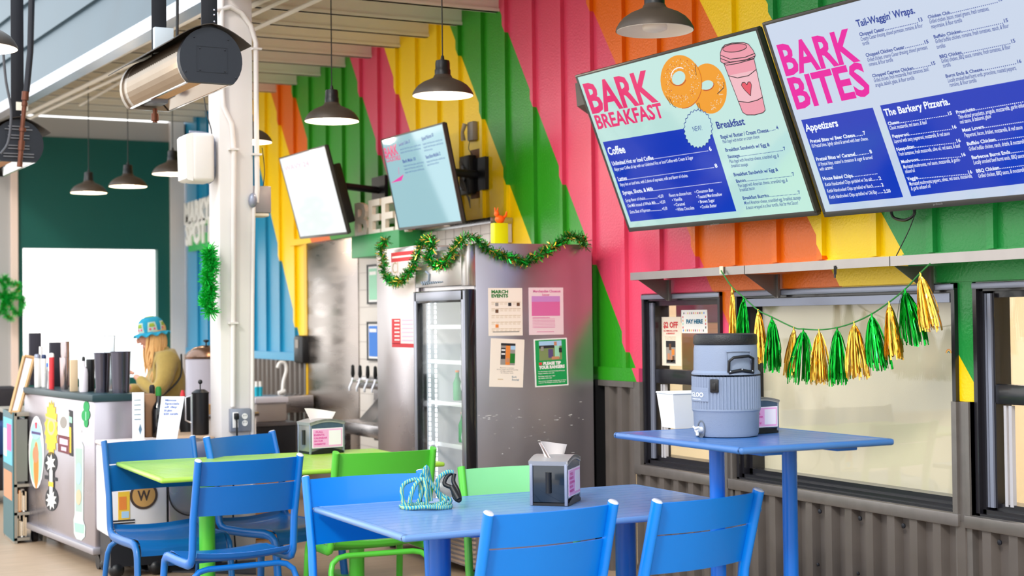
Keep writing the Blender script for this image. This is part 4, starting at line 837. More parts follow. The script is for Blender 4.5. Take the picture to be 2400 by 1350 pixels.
t = thing('steel_cabinet', 'tall stainless steel cabinet left of the glass-door fridge', 'cabinet', (FX, 8.76, 0)); T0 = Matrix.Translation(-Vector(t.location))
MB(T0).box(FX, 8.76, .08, 4.60, 9.50, 2.04, bev=.004).build('cabinet_body', mat('stainless_cabinet', '#d2cbcd', .32, metal=.95, noise=.12, nscale=2, rvar=.08), t)
MB(T0).box(FX-.02, 8.765, .10, FX+.002, 8.80, 2.0).box(FX-.018, 8.80, .1, FX+.001, 9.495, 2.03, bev=.003).build('door', MATS['stainless_cabinet'], t)
for x in (FX+.06, 4.54):
    for y in (8.82, 9.44): m = MB(T0); m.cyl((x, y, 0), (x, y, .08), .022, n=12); m.build('foot', M_BLACK, t)

def side_sheet(name, label, px0, px1, py0, py1, bg, fn, rz=0, dx=0):
    Y = FY0-.0015; a = aty(px0, py0, Y); b = aty(px1, py1, Y); t = thing(name, label, 'poster', ((a.x+b.x)/2, Y, (a.z+b.z)/2)); w, h = b.x-a.x, a.z-b.z
    R_ = Matrix.Rotation(rz, 4, 'Y'); m = MB(R_); mats = [bg]; m.box(-w/2, -.0008, -h/2, w/2, .0008, h/2, 0)
    def rect(u0, v0, u1, v1, mt, k=1):
        if mt not in mats: mats.append(mt)
        m.box(-w/2+w*u0, -.0008-.0005*k, h/2-h*v1, -w/2+w*u1, -.0007, h/2-h*v0, mats.index(mt))
    def tx(s, u0, v, u1, cap, mt, bold=.03, k=2, shear=0):
        if mt not in mats: mats.append(mt)
        text(m, s, (-w/2+w*u0, -.0008-.0005*k, h/2-h*v), (1, 0, 0), (0, 0, 1), cap*h, w*(u1-u0), mats.index(mt), bold, 0, shear)
    fn(rect, tx); m.build('printed_sheet', mats, t, 0)
    m = MB(R_)
    m.box(-w/2-.008, -.0024, -h/2-.006, w/2+.008, -.0022, h/2+.006); return t
def f(rect, tx):
    tx('MARCH', .09, .11, .58, .065, I['dgreen'], .05); tx('EVENTS', .09, .195, .58, .065, I['dgreen'], .05)
    for r_ in range(5):
        for c_ in range(7): u = .09+c_*.125; v = .29+r_*.14; rect(u, v, u+.11, v+.012, I['tan']); rect(u, v+.03, u+.08, v+.036, I['tan']); rect(u, v+.05, u+.09, v+.056, I['tan'])
    for u, v, c_ in ((.2, .31, 'grey'), (.58, .31, 'black'), (.83, .31, 'brown'), (.2, .45, 'brown'), (.2, .76, 'orange')): rect(u, v, u+.09, v+.07, I[c_], 2)
    rect(.12, .91, .9, .93, I['grey'])
side_sheet('events_poster', 'cream MARCH EVENTS calendar poster on the fridge side, upper left of four', 1144, 1225, 675, 786, mat('paper_warm', '#f6e9da', .4), f)
def f(rect, tx):
    tx('Merchandise Closeout', .12, .10, .92, .05, I['pink'], .03); tx('Summer', .38, .17, .60, .04, I['pink'], .03); rect(.08, .18, .90, .6, I['pink']); rect(.08, .18, .9, .30, mat('print_violet', '#c98ac8', .5), 2)
    for k in range(7): rect(.10, .66+k*.03, .75, .668+k*.03, I['pink'])
    rect(.1, .63, .6, .645, I['pink']); rect(.22, .93, .72, .94, I['pink'])
side_sheet('pink_poster', 'pale pink poster with a magenta block on the fridge side, upper right of four', 1239, 1321, 674, 784, mat('paper_pink', '#ecd2d6', .4), f)
def f(rect, tx):
    rect(.30, .09, .73, .54, I['grey']); rect(.30, .09, .73, .14, I['black'], 2); rect(.31, .19, .44, .42, I['black'], 2); rect(.32, .22, .43, .25, I['white'], 3); rect(.32, .30, .43, .33, I['white'], 3); rect(.45, .13, .58, .54, I['orange'], 2); rect(.58, .3, .73, .5, I['dgreen'], 2); rect(.59, .14, .73, .22, I['lblue'], 2); rect(.47, .40, .57, .48, I['skin'], 3)
    for i, (s_, a, b) in enumerate((('Become a member', .30, .72), ('ask our rangers about joining today', .2, .84), ('all dogs welcome', .31, .68), ('at every visit', .32, .7))): tx(s_, a, .61+i*.035, b, .022, I['grey'], .01)
    tx('Bark', .66, .80, .80, .035, I['teal'], .0); tx('Social', .66, .86, .87, .04, I['teal'], .0); rect(.24, .83, .4, .85, I['tan'])
side_sheet('membership_poster', 'cream poster with a small orange photo on the fridge side, lower left of four', 1148, 1228, 795, 906, MATS['paper_warm'], f, rz=math.radians(3))
def f(rect, tx):
    rect(.035, .025, .965, .975, I['green']); rect(.15, .05, .83, .45, mat('print_lawn', '#7f8f5a', .5), 2); rect(.15, .05, .83, .16, I['lblue'], 3); rect(.15, .14, .6, .2, I['black'], 4); rect(.2, .16, .28, .25, I['grey'], 5); rect(.42, .22, .56, .4, I['purple'], 5); rect(.62, .16, .76, .40, I['mint'], 5); rect(.60, .07, .68, .15, I['skin'], 5); rect(.52, .38, .74, .44, I['skin'], 6); rect(.74, .2, .83, .3, I['black'], 5)
    tx('PLEASE TIP', .26, .545, .79, .06, I['white'], .06, 3); tx('YOUR RANGERS', .12, .625, .90, .062, I['white'], .06, 3); rect(.13, .49, .22, .545, I['red'], 3)
    for i, (s_, b) in enumerate((('Our Bark Rangers work hard to keep all the pups', .9), ('happy, healthy and safe', .58))): tx(s_, .1, .69+i*.04, b, .02, I['white'], .02, 3)
    for i, (s_, b) in enumerate((('Did they make your day?', .6), ('Say thanks with a tip!', .5), )): tx(s_, .1, .79+i*.04, b, .02, I['white'], .02, 3)
    for i, (s_, b) in enumerate((('See a team member at the bar to leave', .93), ('a tip for the Rangers working right now', .9))): tx(s_, .1, .89+i*.035, b, .02, I['white'], .02, 3)
side_sheet('tip_poster', 'green PLEASE TIP YOUR RANGERS poster on the fridge side, lower right of four', 1252, 1331, 794, 904, I['white'], f, rz=math.radians(-1.5))
# poster and flap on the steel cabinet
def f(rect, tx, w, h):
    rect(0, .0, 1, .10, I['red']); rect(.04, .04, .96, .06, I['white'], 2); tx('Cl', .05, .22, .3, .12, I['tan'], .0)
    rect(0, .70, .38, .965, I['red']); rect(0, .96, 1, 1, I['red'])
    for k in range(6): rect(.12, .715+k*.04, .34, .73+k*.04, I['white'], 2); rect(.45, .71+k*.042, .9, .722+k*.042, I['lpink'], 2)
notice('red_poster', 'long white and red poster on the steel cabinet door under the tinsel', 917, 974, 593, 815, mat('poster_pinkish', '#f3e2e2', .35), f, cat='poster', X=FX-.02)
q = aty(918, 735, 9.50); q2 = aty(918, 838, 9.50); q3 = aty(906, 842, 9.50); q4 = aty(886, 757, 9.50)
t = thing('cardboard_flap', 'pale pink cardboard flap sticking out at the left edge of the steel cabinet', 'cardboard', q); MB().prism([p-q for p in (q+Vector((.045, 0, 0)), q4, q3, q2+Vector((.045, 0, 0)))], (0, .004, 0)).build('flap', mat('cardboard_pink', '#efc0a8', .7), t)

# ---- tinsel
def tinsel(name, label, segs, r=.05, per=900, loc_=None, gold=.22, mats=None, curly=0):
    P = []
    for pts in segs: P.append([Vector(p) for p in smooth(pts, 5)])
    o = P[0][0] if loc_ is None else Vector(loc_); t = thing(name, label, 'garland', o); m = MB(Matrix.Translation(-o)); c_ = MB(Matrix.Translation(-o)); rn = random.Random(len(label))
    for Q in P:
        c_.tube(Q, r*.16, 6); L = [0]
        for a, b in zip(Q, Q[1:]): L.append(L[-1]+(b-a).length)
        n = int(L[-1]*per)
        for k in range(n):
            s = rn.random()*L[-1]; i = 0
            while i < len(L)-2 and L[i+1] < s: i += 1
            f_ = (s-L[i])/max(1e-6, L[i+1]-L[i]); p = Q[i].lerp(Q[i+1], f_)
            d = Vector((rn.gauss(0, 1), rn.gauss(0, 1), rn.gauss(0, 1))).normalized(); ln = r*rn.uniform(.65, 1.1); u, w_ = perp(d); a = rn.random()*6; e = (u*math.cos(a)+w_*math.sin(a))*rn.uniform(.0018, .0032)*(r/.05)
            mi = 1 if rn.random() < gold else (2 if rn.random() < .35 else 0); b = p+d*ln; mdl = p+d*ln*.5+e*1.5
            m.add([p-e, p+e, mdl+e, b+e*.8, b-e*.8, mdl-e], [(0, 1, 2, 5), (5, 2, 3, 4)], mi)
    c_.build('cord', M_CORD, t); m.build('tinsel_strands', mats or [M_FG, M_FY, mat('foil_deep_green', '#06701f', .25, metal=.7)], t, 0); return t
A = [(907, 563), (895, 572), (893, 590), (898, 612), (902, 640), (918, 660), (939, 658), (957, 640), (971, 617), (981, 590), (993, 566), (1006, 560), (1016, 575), (1004, 595), (1010, 615), (1024, 624), (1042, 615), (1060, 592), (1072, 572), (1089, 557)]
B = [(1100, 555), (1112, 558), (1135, 577), (1163, 592), (1198, 604), (1233, 612), (1268, 597), (1303, 574), (1327, 557), (1345, 553), (1366, 562), (1373, 578)]
tinsel('tinsel_garland', 'green tinsel garland with gold flecks draped across the top of the fridge', [[atx(x, y, FX-.085) for x, y in A], [aty(x, y, FY0-.035) for x, y in B]], .047, 1500)
tinsel('tinsel_bunch', 'bushy bright green tinsel bunch tied to the white column', [[aty(x, y, 9.30) for x, y in ((494, 585), (488, 600), (497, 625), (486, 650), (494, 680), (484, 705), (494, 732))]], .066, 3600, gold=0, mats=[mat('foil_leaf_green', '#12b83c', .35, metal=.3), M_FG, MATS['foil_leaf_green']])
SH = [(15, 250), (30, 222), (55, 262), (85, 262), (112, 270), (112, 300), (75, 322), (45, 335), (30, 290), (15, 262)]; SH2 = [(42, 345), (95, 342), (135, 350), (135, 385), (112, 435), (85, 425), (60, 385), (42, 350)]; SH3 = [(40, 340), (25, 400), (40, 450), (70, 470)]; SH4 = [(38, 345), (0, 350), (-45, 380), (-30, 430), (10, 420), (35, 350)]; SH5 = [(38, 335), (0, 320), (-45, 290), (-20, 240), (15, 260)]
tinsel('tinsel_shamrock', 'green tinsel shamrock outline hanging on the far left white post', [[aty(x/2.5, 560+y/2.5, 17.9) for x, y in S_] for S_ in (SH, SH2, SH3, SH4, SH5)], .06, 1300, gold=.05, mats=[MATS['foil_leaf_green'], M_FY, MATS['foil_leaf_green']])

# ================================================================== BEER LETTERS, HOOD, ALCOVE, TAPS
t = thing('beer_sign', 'cream standing letters spelling BEER above the taps', 'sign', (4.38, 11.43, 2.235))
ws_ = (.31, .28, .28, .30); yy = 0
for ch, w_ in zip('BEER', ws_):
    m = MB(); text(m, ch, (0, -yy, 0), (0, -1, 0), (0, 0, 1), .285, w_-.035, 0, .02, .014); yy += w_
    for i, v in enumerate(m.v): m.v[i] = Vector((v.x*1.2, v.y, v.z))
    m.build('letter', mat('cream_letter', '#f6efe4', .55), t, 30)
t = thing('sign_ledge', 'green painted box ledge carrying the BEER letters', 'ledge', (4.40, 10.9, 2.07)); MB().box(-.06, -.47, 0, .30, .55, .178, bev=.003).build('ledge_box', mat('green_ledge', '#2f9a55', .4), t)
t = thing('extraction_hood', 'low steel hood with white tiled front above the fridge', 'hood', (4.52, 9.72, 2.09)); m = MB(); m.box(.02, -.50, 0, .17, .80, .13); m.build('tiled_front', None or mat('white_tile', '#d9cfc8', .3), t); MB().box(0, -.51, .13, .175, .82, .175, bev=.004).build('cap', M_STEEL, t)
m = MB()
for k in range(9): y = -.46+k*.15; m.box(.0185, y-.002, 0, .0205, y+.002, .13)
m.box(.0185, -.5, .062, .0205, .8, .066); m.build('tile_joint', mat('grout', '#a49a94', .7), t)
MT = mat('white_tile_wall', '#dcd4cc', .25)
s_ = MB(); s_.box(WX-.02, 11.3, 0, WX, 12.17, 2.30)
sw = struct(s_.build('wall_tiled', MT)); g = MB()
for k in range(16): g.box(WX-.0215, 11.3, .15*k+.02, WX-.02, 12.17, .15*k+.024)
struct(g.build('grout_lines', MATS['grout'], sw))
sp_ = MB(); sp_.box(WX-.03, 12.17, 0, WX-.0, 13.52, 2.32, bev=.003)
struct(sp_.build('trim_7', mat('brushed_sheet', '#a89e98', .28, metal=.95, noise=.25, nscale=1.2, stretch=(1, 1, 7), rvar=.1)))
struct(MB().box(WX-.035, 13.52, 0, WX, 13.60, 2.34).build('trim_8', mat('yellow_trim', '#eebb10', .4)))
for nm, lb, x0, x1, y0, y1, c_ in (('framed_notice', 'narrow black framed green notice on the tiles above the taps', 862, 889, 621, 712, 'mint'), ('framed_notice', 'narrow black framed blue notice on the tiles just above the taps', 862, 890, 754, 846, 'blue')):
    a, b = atx(x0, y0, WX-.03), atx(x1, y1, WX-.03); t = thing(nm, lb, 'framed notice', (WX-.03, (a.y+b.y)/2, (a.z+b.z)/2), -PI/2); w_, h_ = abs(a.y-b.y), abs(a.z-b.z)
    m = MB(); e = .018; m.box(-w_/2, -.012, -h_/2, -w_/2+e, .01, h_/2); m.box(w_/2-e, -.012, -h_/2, w_/2, .01, h_/2); m.box(-w_/2, -.012, -h_/2, w_/2, .01, -h_/2+e); m.box(-w_/2, -.012, h_/2-e, w_/2, .01, h_/2); m.build('frame', M_BLACK, t)
    m = MB(); m.box(-w_/2+e, -.004, -h_/2+e, w_/2-e, .006, h_/2-e, 0); m.box(-w_/2+e*2, -.006, -h_/2+e*2, w_/2-e*2, -.003, h_/2-e*2, 1); m.box(-w_/2+e*3, -.007, h_/2-e*5, w_/2-e*3, -.005, h_/2-e*3.4, 0); m.build('notice_sheet', [I['white'], I[c_]], t)
tw = atx(870, 905, 4.5); t = thing('beer_tap_rail', 'steel tap rail with five black-handled beer taps', 'beer taps', (4.5, tw.y, 1.05)); 
MB().box(-.02, -.55, -.06, .12, .25, .04, bev=.01).box(.10, -.5, -.5, .16, .2, -.06).build('rail', M_STEEL, t)
for px in (835, 852, 870, 888, 905):
    y = atx(px, 900, 4.46).y-tw.y; m = MB(); m.cyl((-.02, y, 0), (-.08, y, .0), .012, n=10); m.tube([(-.07, y, .03), (-.075, y, 0), (-.10, y, -.05), (-.10, y, -.08)], .010, 8); m.build('tap', M_BOLT, t); MB().lathe([(.010, .03), (.018, .06), (.014, .13), (.0, .14)], (-.07, y, 0), 10).build('handle', M_BLACK, t)
a = atx(870, 990, 4.35); t = thing('drip_sink', 'stainless drip sink with sloped back below the beer taps', 'sink', (4.35, a.y, a.z)); m = MB(); m.box(-.12, -.55, -.10, .33, .45, 0, bev=.01); m.build('basin', M_STEEL, t); MB().prism([(.05, -.5, 0), (.33, -.5, .0), (.33, -.5, .28)], (0, .9, 0)).build('splashback', M_STEELD, t); MB().box(-.08, -.5, -a.z, -.04, -.46, -.1).box(-.08, .36, -a.z, -.04, .4, -.1).box(.25, -.5, -a.z, .29, -.46, -.1).box(.25, .36, -a.z, .29, .4, -.1).build('leg', M_STEEL, t)

# candle, figurine, phone, wall device, small wall speaker
q = aty(1172, 568, 8.42); t = thing('candle_box', 'bright yellow box standing on top of the display fridge', 'box', (q.x, 8.42, FZ)); MB().box(-.052, -.03, 0, .045, .03, q.z-FZ+.122, bev=.003).build('box_body', mat('neon_yellow', '#d9e000', .35), t)
hz = q.z-FZ+.122+FZ; t = thing('orange_figurine', 'small bright orange figurine sitting on the yellow box', 'figurine', (q.x+.0, 8.42, hz)); m = MB(); MO = mat('orange_plastic', '#ff6a10', .4)
m.ball((0, 0, .025), (.035, .022, .027), 12); m.ball((-.022, 0, .06), (.018, .016, .02), 12); m.tube([(.02, 0, .03), (.045, 0, .05), (.05, 0, .075)], [.012, .009, .005], 8); m.tube([(-.03, 0, .07), (-.036, 0, .10)], [.006, .003], 6); m.tube([(-.018, 0, .075), (-.012, 0, .10)], [.006, .003], 6); m.build('figure', MO, t, 60)
a = atx(1090, 308, 4.62); t = thing('wall_telephone', 'tan corded telephone fixed to the yellow stripe', 'telephone', (WX, a.y, a.z), -PI/2); MB().box(-.07, -.075, -.11, .09, 0, .12, bev=.02).build('phone_base', mat('phone_grey', '#8f867c', .5), t); m = MB(); m.tube([(-.06, -.10, .10), (-.085, -.125, .0), (-.09, -.11, -.10)], [.03, .02, .03], 10); m.build('handset', mat('phone_tan', '#a08f70', .45), t); MB().tube(smooth([(-.02, -.06, -.11), (-.03, -.07, -.2), (.02, -.05, -.28), (-.02, -.05, -.36)]), .005, 6).build('phone_cable', M_BLACK, t)
a = atx(1088, 410, 4.62); t.scale = (.62, .62, .62)
t = thing('wall_device', 'black box device with tangled cables on a brown board below the telephone', 'network box', (WX, a.y, a.z), -PI/2)
MB().box(-.05, -.012, -.24, .22, 0, .26).build('backing_board', mat('brown_board', '#7a4f2a', .6), t); MB().box(-.13, -.09, -.20, .08, -.012, .20, bev=.012).build('device_body', M_BLACK, t); m = MB()
for k in range(6): m.tube(smooth([(-.10+.03*k, -.10, .15-.02*k), (-.04, -.12, .02), (-.08+.02*k, -.10, -.12), (.02, -.05, -.24-.02*k)]), .004, 5)
m.build('cables', mat('cable_grey', '#6f6a66', .5), t); m = MB(); m.box(-.11, -.095, .02, -.03, -.089, .10); m.box(-.11, -.095, -.14, -.03, -.089, -.05); m.build('port_panel', M_FRAMEG, t); t.scale = (.8, .8, .72)
a = atx(1353, 222, 4.5); t = thing('wall_speaker', 'small dark grey speaker on the wall at the left edge of the large screens', 'speaker', a); MB().prism([(-.08, -.06, .13), (.10, -.06, .15), (.19, -.06, .10), (.19, -.06, -.12), (.06, -.06, -.17), (-.06, -.06, -.10)], (0, .16, 0)).build('speaker_body', mat('speaker_dark', '#55524f', .5), t); MB().box(.15, -.03, -.04, .20, .05, .04).build('mount', M_BLACK, t)
t.scale = (.62, .62, .62); t.location.x += .07
t = thing('screen_cable', 'thin black cable hanging from the right screen to the steel shelf', 'cable', atx(2140, 500, 4.62)); o = Vector(t.location)
MB().tube(smooth([atx(x, y, X)-o for x, y, X in ((2088, 493, 4.62), (2095, 510, 4.62), (2120, 516, 4.62), (2141, 505, 4.62), (2143, 490, 4.62))]), .007, 6).tube(smooth([atx(x, y, 4.6)-o for x, y in ((2146, 498), (2130, 540), (2108, 585), (2100, 605), (2106, 628))]), .0025, 5).build('wire', M_BLACK, t)

# ================================================================== PENDANT LAMPS
M_SHADE = mat('lamp_shade_bronze', '#4a4038', .5, metal=.3, noise=.1); M_INNER = mat('lamp_inner_white', '#f0e6dc', .4); M_BULB = mat('lamp_bulb', '#fff3dc', .3, emit='#ffe9c4', estr=9)
def lamp(label, x, y, lit=True, z=2.87, top=None, grp='barn-style pendant lamps'):
    t = thing('pendant_lamp', label, 'lamp', (x, y, z), 0, grp); top = top or ceil_z(y)+.208
    out = [(.180, 0), (.178, .012), (.165, .035), (.145, .058), (.115, .078), (.080, .093), (.058, .103), (.050, .118), (.046, .122)]
    MB().lathe(out, n=40, cap=False).build('shade', M_SHADE, t, 50)
    MB().lathe([(r-.003, h-.002) for r, h in out][:-1]+[(.02, .10)], n=40, cap=False).build('shade_lining', M_INNER, t, 50)
    MB().lathe([(.047, .115), (.047, .150), (.043, .155), (.043, .19), (.040, .205), (.012, .212), (.008, .235)], n=24).build('socket_housing', M_BLACK, t, 40)
    MB().lathe([(.0, -.004), (.04, -.002), (.056, .006), (.058, .02), (.045, .05), (.02, .10)], n=24, cap=False).build('bulb', M_BULB if lit else M_INNER, t, 60)
    MB().cyl((0, 0, .23), (0, 0, top-z), .004, n=8).build('cord', M_BLACK, t)
    MB().lathe([(.06, top-z-.035), (.06, top-z)], n=20).build('ceiling_canopy', M_BLACK, t)
    if lit:
        l = bpy.data.lights.new('lamp_light', 'POINT'); l.energy = 9; l.shadow_soft_size = .05; l.color = (1, .82, .6); lo = bpy.data.objects.new('lamp_light', l); COL.objects.link(lo); lo.parent = t; lo.location = (0, 0, -.03)
    return t
lamp('pendant lamp nearest the large menu screens, cut by the top of the photo', 3.663, 5.728, False)
lamp('lit bronze pendant lamp over the yellow stripe, right of the two in mid view', 3.571, 7.892)
lamp('lit bronze pendant lamp in front of the green stripe beside the washed-out screen', 3.354, 9.186)
lamp('lit pendant lamp in front of the dark green wall, lowest and leftmost of the pair', 2.935, 15.123)
lamp('lit pendant lamp in front of the dark green wall, right of the pair', 3.144, 14.296)
lamp('lit pendant lamp half hidden behind the white wall speaker', 3.247, 12.978)
lamp('pendant lamp half cut off by the left edge of the photo', .923, 7.38, True, top=4.5)
lamp('pendant lamp mostly hidden behind the white column', 3.173, 10.485)

# ================================================================== PATIO HEATERS
M_HC = mat('heater_black', '#2a2d35', .5, metal=.2, noise=.1, nscale=60); M_HB = mat('heater_steel', '#a79a8c', .3, metal=.9, noise=.1, nscale=4); M_COP = mat('copper_pipe', '#6a4132', .4, metal=.7, noise=.2); M_REF = mat('reflector', '#d8d2cc', .15, metal=1)
HD = Vector((-.052, .9986, 0)); 
def dsec(r, zc, n=26):   # D section, flat at the bottom
    a0 = math.asin(zc/r); return [(r*math.cos(a), r*math.sin(a)) for a in [-a0+ (PI+2*a0)*i/n for i in range(n+1)]]
def heater(label, x, y, z, L, louv):
    t = thing('patio_heater', label, 'heater', (x, y, z), math.atan2(-HD.x, HD.y)); R_ = .166; sec = dsec(R_, .118)
    sec = [(a, b) for a, b in sec]
    m = MB(); m.prism([(a, 0, b) for a, b in sec], (0, .045, 0)); m.build('end_cap', M_HC, t, 50)
    m = MB(); n = 60; sec2 = dsec(R_-.008, .112)
    ys = []; yv = .05
    for i in range(n+1):
        rr = .0 if (i < 3 or i > n-5) else (.011 if i % 2 else 0); ys.append((.045+(L-.09)*i/n, rr))
    vs = []; 
    for yv, rr in ys: vs += [(a*(1-rr/R_), yv, b*(1-rr/R_)) for a, b in sec2]
    k = len(sec2); m.add(vs, [(i*k+j, (i+1)*k+j, (i+1)*k+j+1, i*k+j+1) for i in range(n) for j in range(k-1)]); m.build('body_shell', M_HB, t, 8)
    m = MB(); m.prism([(a, L-.045, b) for a, b in sec], (0, .045, 0)); m.build('end_cap', M_HC if louv else M_HB, t, 50)
    m = MB(); m.box(-.118, .045, -.118, -.105, L-.045, -.112); m.box(.105, .045, -.118, .118, L-.045, -.112); m.box(-.105, .06, -.04, .105, L-.06, -.035); m.add([(-.105, .06, -.115), (-.105, L-.06, -.115), (-.04, L-.06, -.045), (-.04, .06, -.045)], [(0, 1, 2, 3)]); m.add([(.105, .06, -.115), (.105, L-.06, -.115), (.04, L-.06, -.045), (.04, .06, -.045)], [(3, 2, 1, 0)]); m.build('reflector', M_REF, t, 0)
    m = MB(); m.box(-.045, .12, -.075, .045, L-.22, -.06); m.build('burner_plate', mat('ceramic_burner', '#d8a884', .8, noise=.15, nscale=80), t); MB().box(-.05, L-.22, -.10, .05, L-.08, -.05, bev=.004).build('burner_box', M_FRAMEG, t)
    m = MB(); m.sheet(lambda u, v: ((u-.5)*.42, -.02+(L+.10)*v, .185-.10*abs(2*u-1)**1.6), 10, 2, .004); m.build('deflector_hood', mat('hood_dark', '#4a423c', .5, metal=.5), t, 50)
    for yy in (.03, L-.22):
        m = MB(); m.box(-.045, yy-.012, .12, .04, yy-.004, 4.5-z, bev=.002); m.build('strap', M_BLACKM, t); m = MB()
        for zz in (.16, .20, .235, .26): m.ball((.022, yy-.013, zz), .006, 8)
        m.build('bolt', M_BOLT, t)
    m = MB()
    if louv:
        for k, (z0, hw) in enumerate(((.115, .07), (.095, .09), (.075, .0), (.055, .07), (.035, .07), (-.015, .07), (-.035, .07), (-.07, .1), (-.09, .1))):
            if hw: m.box(-hw, -.008, z0, hw, .001, z0+.007)
        m.build('louvre', mat('louvre_grey', '#7d7d82', .4, metal=.5), t)
    else:
        for a in ((-.075, -.065, .085, -.062), (-.075, .065, .085, .068), (-.078, -.065, -.075, .068), (.085, -.065, .088, .068)): m.box(a[0], -.002, a[1], a[2], .001, a[3])
        for x_, z_ in ((-.06, .055), (.072, .055), (-.06, -.055), (.072, -.055), (-.135, -.07), (.13, -.085), (.09, .11), (-.09, .11)): m.ball((x_, -.001, z_), .005, 8)
        m.build('access_panel', M_HC, t)
    return t
h1 = heater('large tubular gas heater with ribbed steel body hanging by the white column', 2.053, 7.40, 2.895, 1.13, False)
m = MB(); m.box(-.04, .86, .17, .07, .90, .32, bev=.004); m.build('control_box', mat('grey_box', '#c3cbd2', .4), h1); m = MB(); m.ball((.02, .855, .22), .012, 10); m.build('gland', M_BLACK, h1)
m = MB(); m.cyl((0, 1.0, -.12), (0, 1.0, -.20), .014, n=12); m.cyl((0, 1.0, -.15), (0, 1.0, -.19), .022, n=12); m.build('gas_fitting', M_COP, h1)
m = MB(); m.tube(smooth([(.10, .9, .2), (.105, .9, .6), (.10, .9, 1.2)]), .009, 8); m.build('gas_hose', M_BLACK, h1)
h2 = heater('gas heater with louvred end at the far left edge below its brass gas pipe', 1.555, 10.40, 2.775, 1.13, True)
def H2(px, py, Y=10.3): return at_local(h2, aty(px, py, Y))
m = MB(); m.tube([H2(66, -250), H2(74, 0), H2(71, 120), H2(62, 215)], .021, 10); m.build('gas_hose', M_BLACKM, h2)
m = MB(); m.tube([H2(60, 215), H2(52, 300), H2(46, 390)], .015, 10)
for a, b, r_ in ((215, 235, .024), (240, 248, .02), (330, 352, .022), (355, 375, .017), (300, 308, .024), (380, 391, .019)): x0 = 60-(a-215)*.08; m.cyl(H2(x0, a), H2(x0-(b-a)*.08, b), r_, n=12)
m.build('gas_pipe', M_COP, h2)
m = MB(); m.box(*[H2(38, 258).x, H2(38, 258).y, H2(38, 258).z], H2(66, 240).x, H2(66, 240).y+.01, H2(66, 240).z); m.build('valve_tag', mat('tag_cream', '#e9dfd0', .5), h2)
m = MB(); m.tube(smooth([H2(8, 128), H2(14, 190), H2(26, 260), H2(20, 330), H2(2, 360)]), .009, 8); m.build('power_cable', mat('cable_mid', '#4a4a50', .5), h2)
for Y in (7.45, 8.33, 10.45, 11.3): struct(MB().box(-1, Y-.04, 4.5, 2.75, Y+.04, 4.6).build('overhead_beam', M_BLACKM))

# ---- fittings on the column
q = aty(468, 372, 9.45); t = thing('column_speaker', 'white wedge-shaped loudspeaker on the left face of the white column', 'speaker', (cx0, 9.45, q.z))
m = MB(); wf = aty(425, 372, 9.45).x-cx0; wb = -.03
m.box(wf+.04, -.11, -.158, wb, .11, .158, bev=.028, seg=4); m.build('speaker_body', mat('speaker_white', '#e4dfdd', .45), t, 50); m = MB(); m.prism([(wf, -.105, .13), (wf+.012, -.105, .145), (wf+.05, -.105, .155), (wf+.05, -.105, -.155), (wf+.02, -.105, -.15), (wf+.006, -.105, -.14)], (0, .21, 0)); m.build('grille', mat('speaker_grille', '#efebea', .5), t, 50)
m = MB(); m.tube(smooth([(wf+.05, -.01, .172), (-.06, -.01, .165), (-.012, -.01, .13), (-.006, -.01, 0), (-.012, -.01, -.12), (-.05, -.01, -.160)]), .008, 8); m.box(-.03, -.02, -.05, 0, .03, .05); m.build('yoke', M_FRAMEG, t)
m = MB(); m.tube(smooth([at_local(t, aty(x, y, 9.45)) for x, y in ((478, 228), (484, 265), (494, 300), (497, 320))]), .004, 6); m.build('speaker_cable', M_BLACK, t)
q = aty(622, 470, 9.42); t = thing('floodlight_box', 'grey metal junction box with a lamp below on the right side of the column', 'junction box', (cx1, 9.42, q.z)); m = MB(); m.box(.0, -.06, -.085, .125, .08, .09, bev=.005); m.build('housing', mat('box_grey', '#a39da0', .4, metal=.4), t); MB().box(.005, -.055, -.11, .115, .075, -.085, bev=.01).build('diffuser', mat('diffuser_cream', '#efe2cc', .4), t); MB().ball((-.01, -.09, -.01), (.03, .03, .05), 12).build('sensor', M_FRAMEG, t); m = MB(); m.tube(smooth([(.09, .0, .09), (.10, 0, .2), (.085, 0, .35)]), .003, 5); m.build('wire', M_BLACK, t)
q = aty(560, 983, cy0); t = thing('power_outlet', 'grey metal double outlet box with a black plug on the white column', 'outlet', (q.x, cy0, q.z)); m = MB(); m.box(-.068, -.045, -.075, .066, 0, .072, bev=.004); m.build('outlet_box', mat('outlet_grey', '#8e93a0', .4, metal=.4), t)
m = MB(); m.box(-.055, -.049, -.05, -.018, -.044, .05, bev=.002); 
for z_ in (.022, -.022): m.M = Matrix.Translation((.025, -.045, z_)) @ Matrix.Rotation(PI/2, 4, 'X'); m.lathe([(.019, 0), (.019, .004), (0, .004)], n=16)
m.build('receptacle', MATS['white_plastic'], t); m = MB()
for z_ in (.022, -.022):
    for x_ in (.017, .031): m.box(x_, -.0505, z_, x_+.003, -.0485, z_+.01)
m.build('slot', M_BLACK, t)
m = MB(); m.box(-.05, -.085, .005, -.022, -.049, .045, bev=.006); m.tube(smooth([(-.036, -.07, .01), (-.036, -.075, -.08), (-.03, -.06, -.25), (-.06, -.05, -.5), (-.04, -.06, -.92)]), .006, 8); m.build('plug', M_BLACK, t)
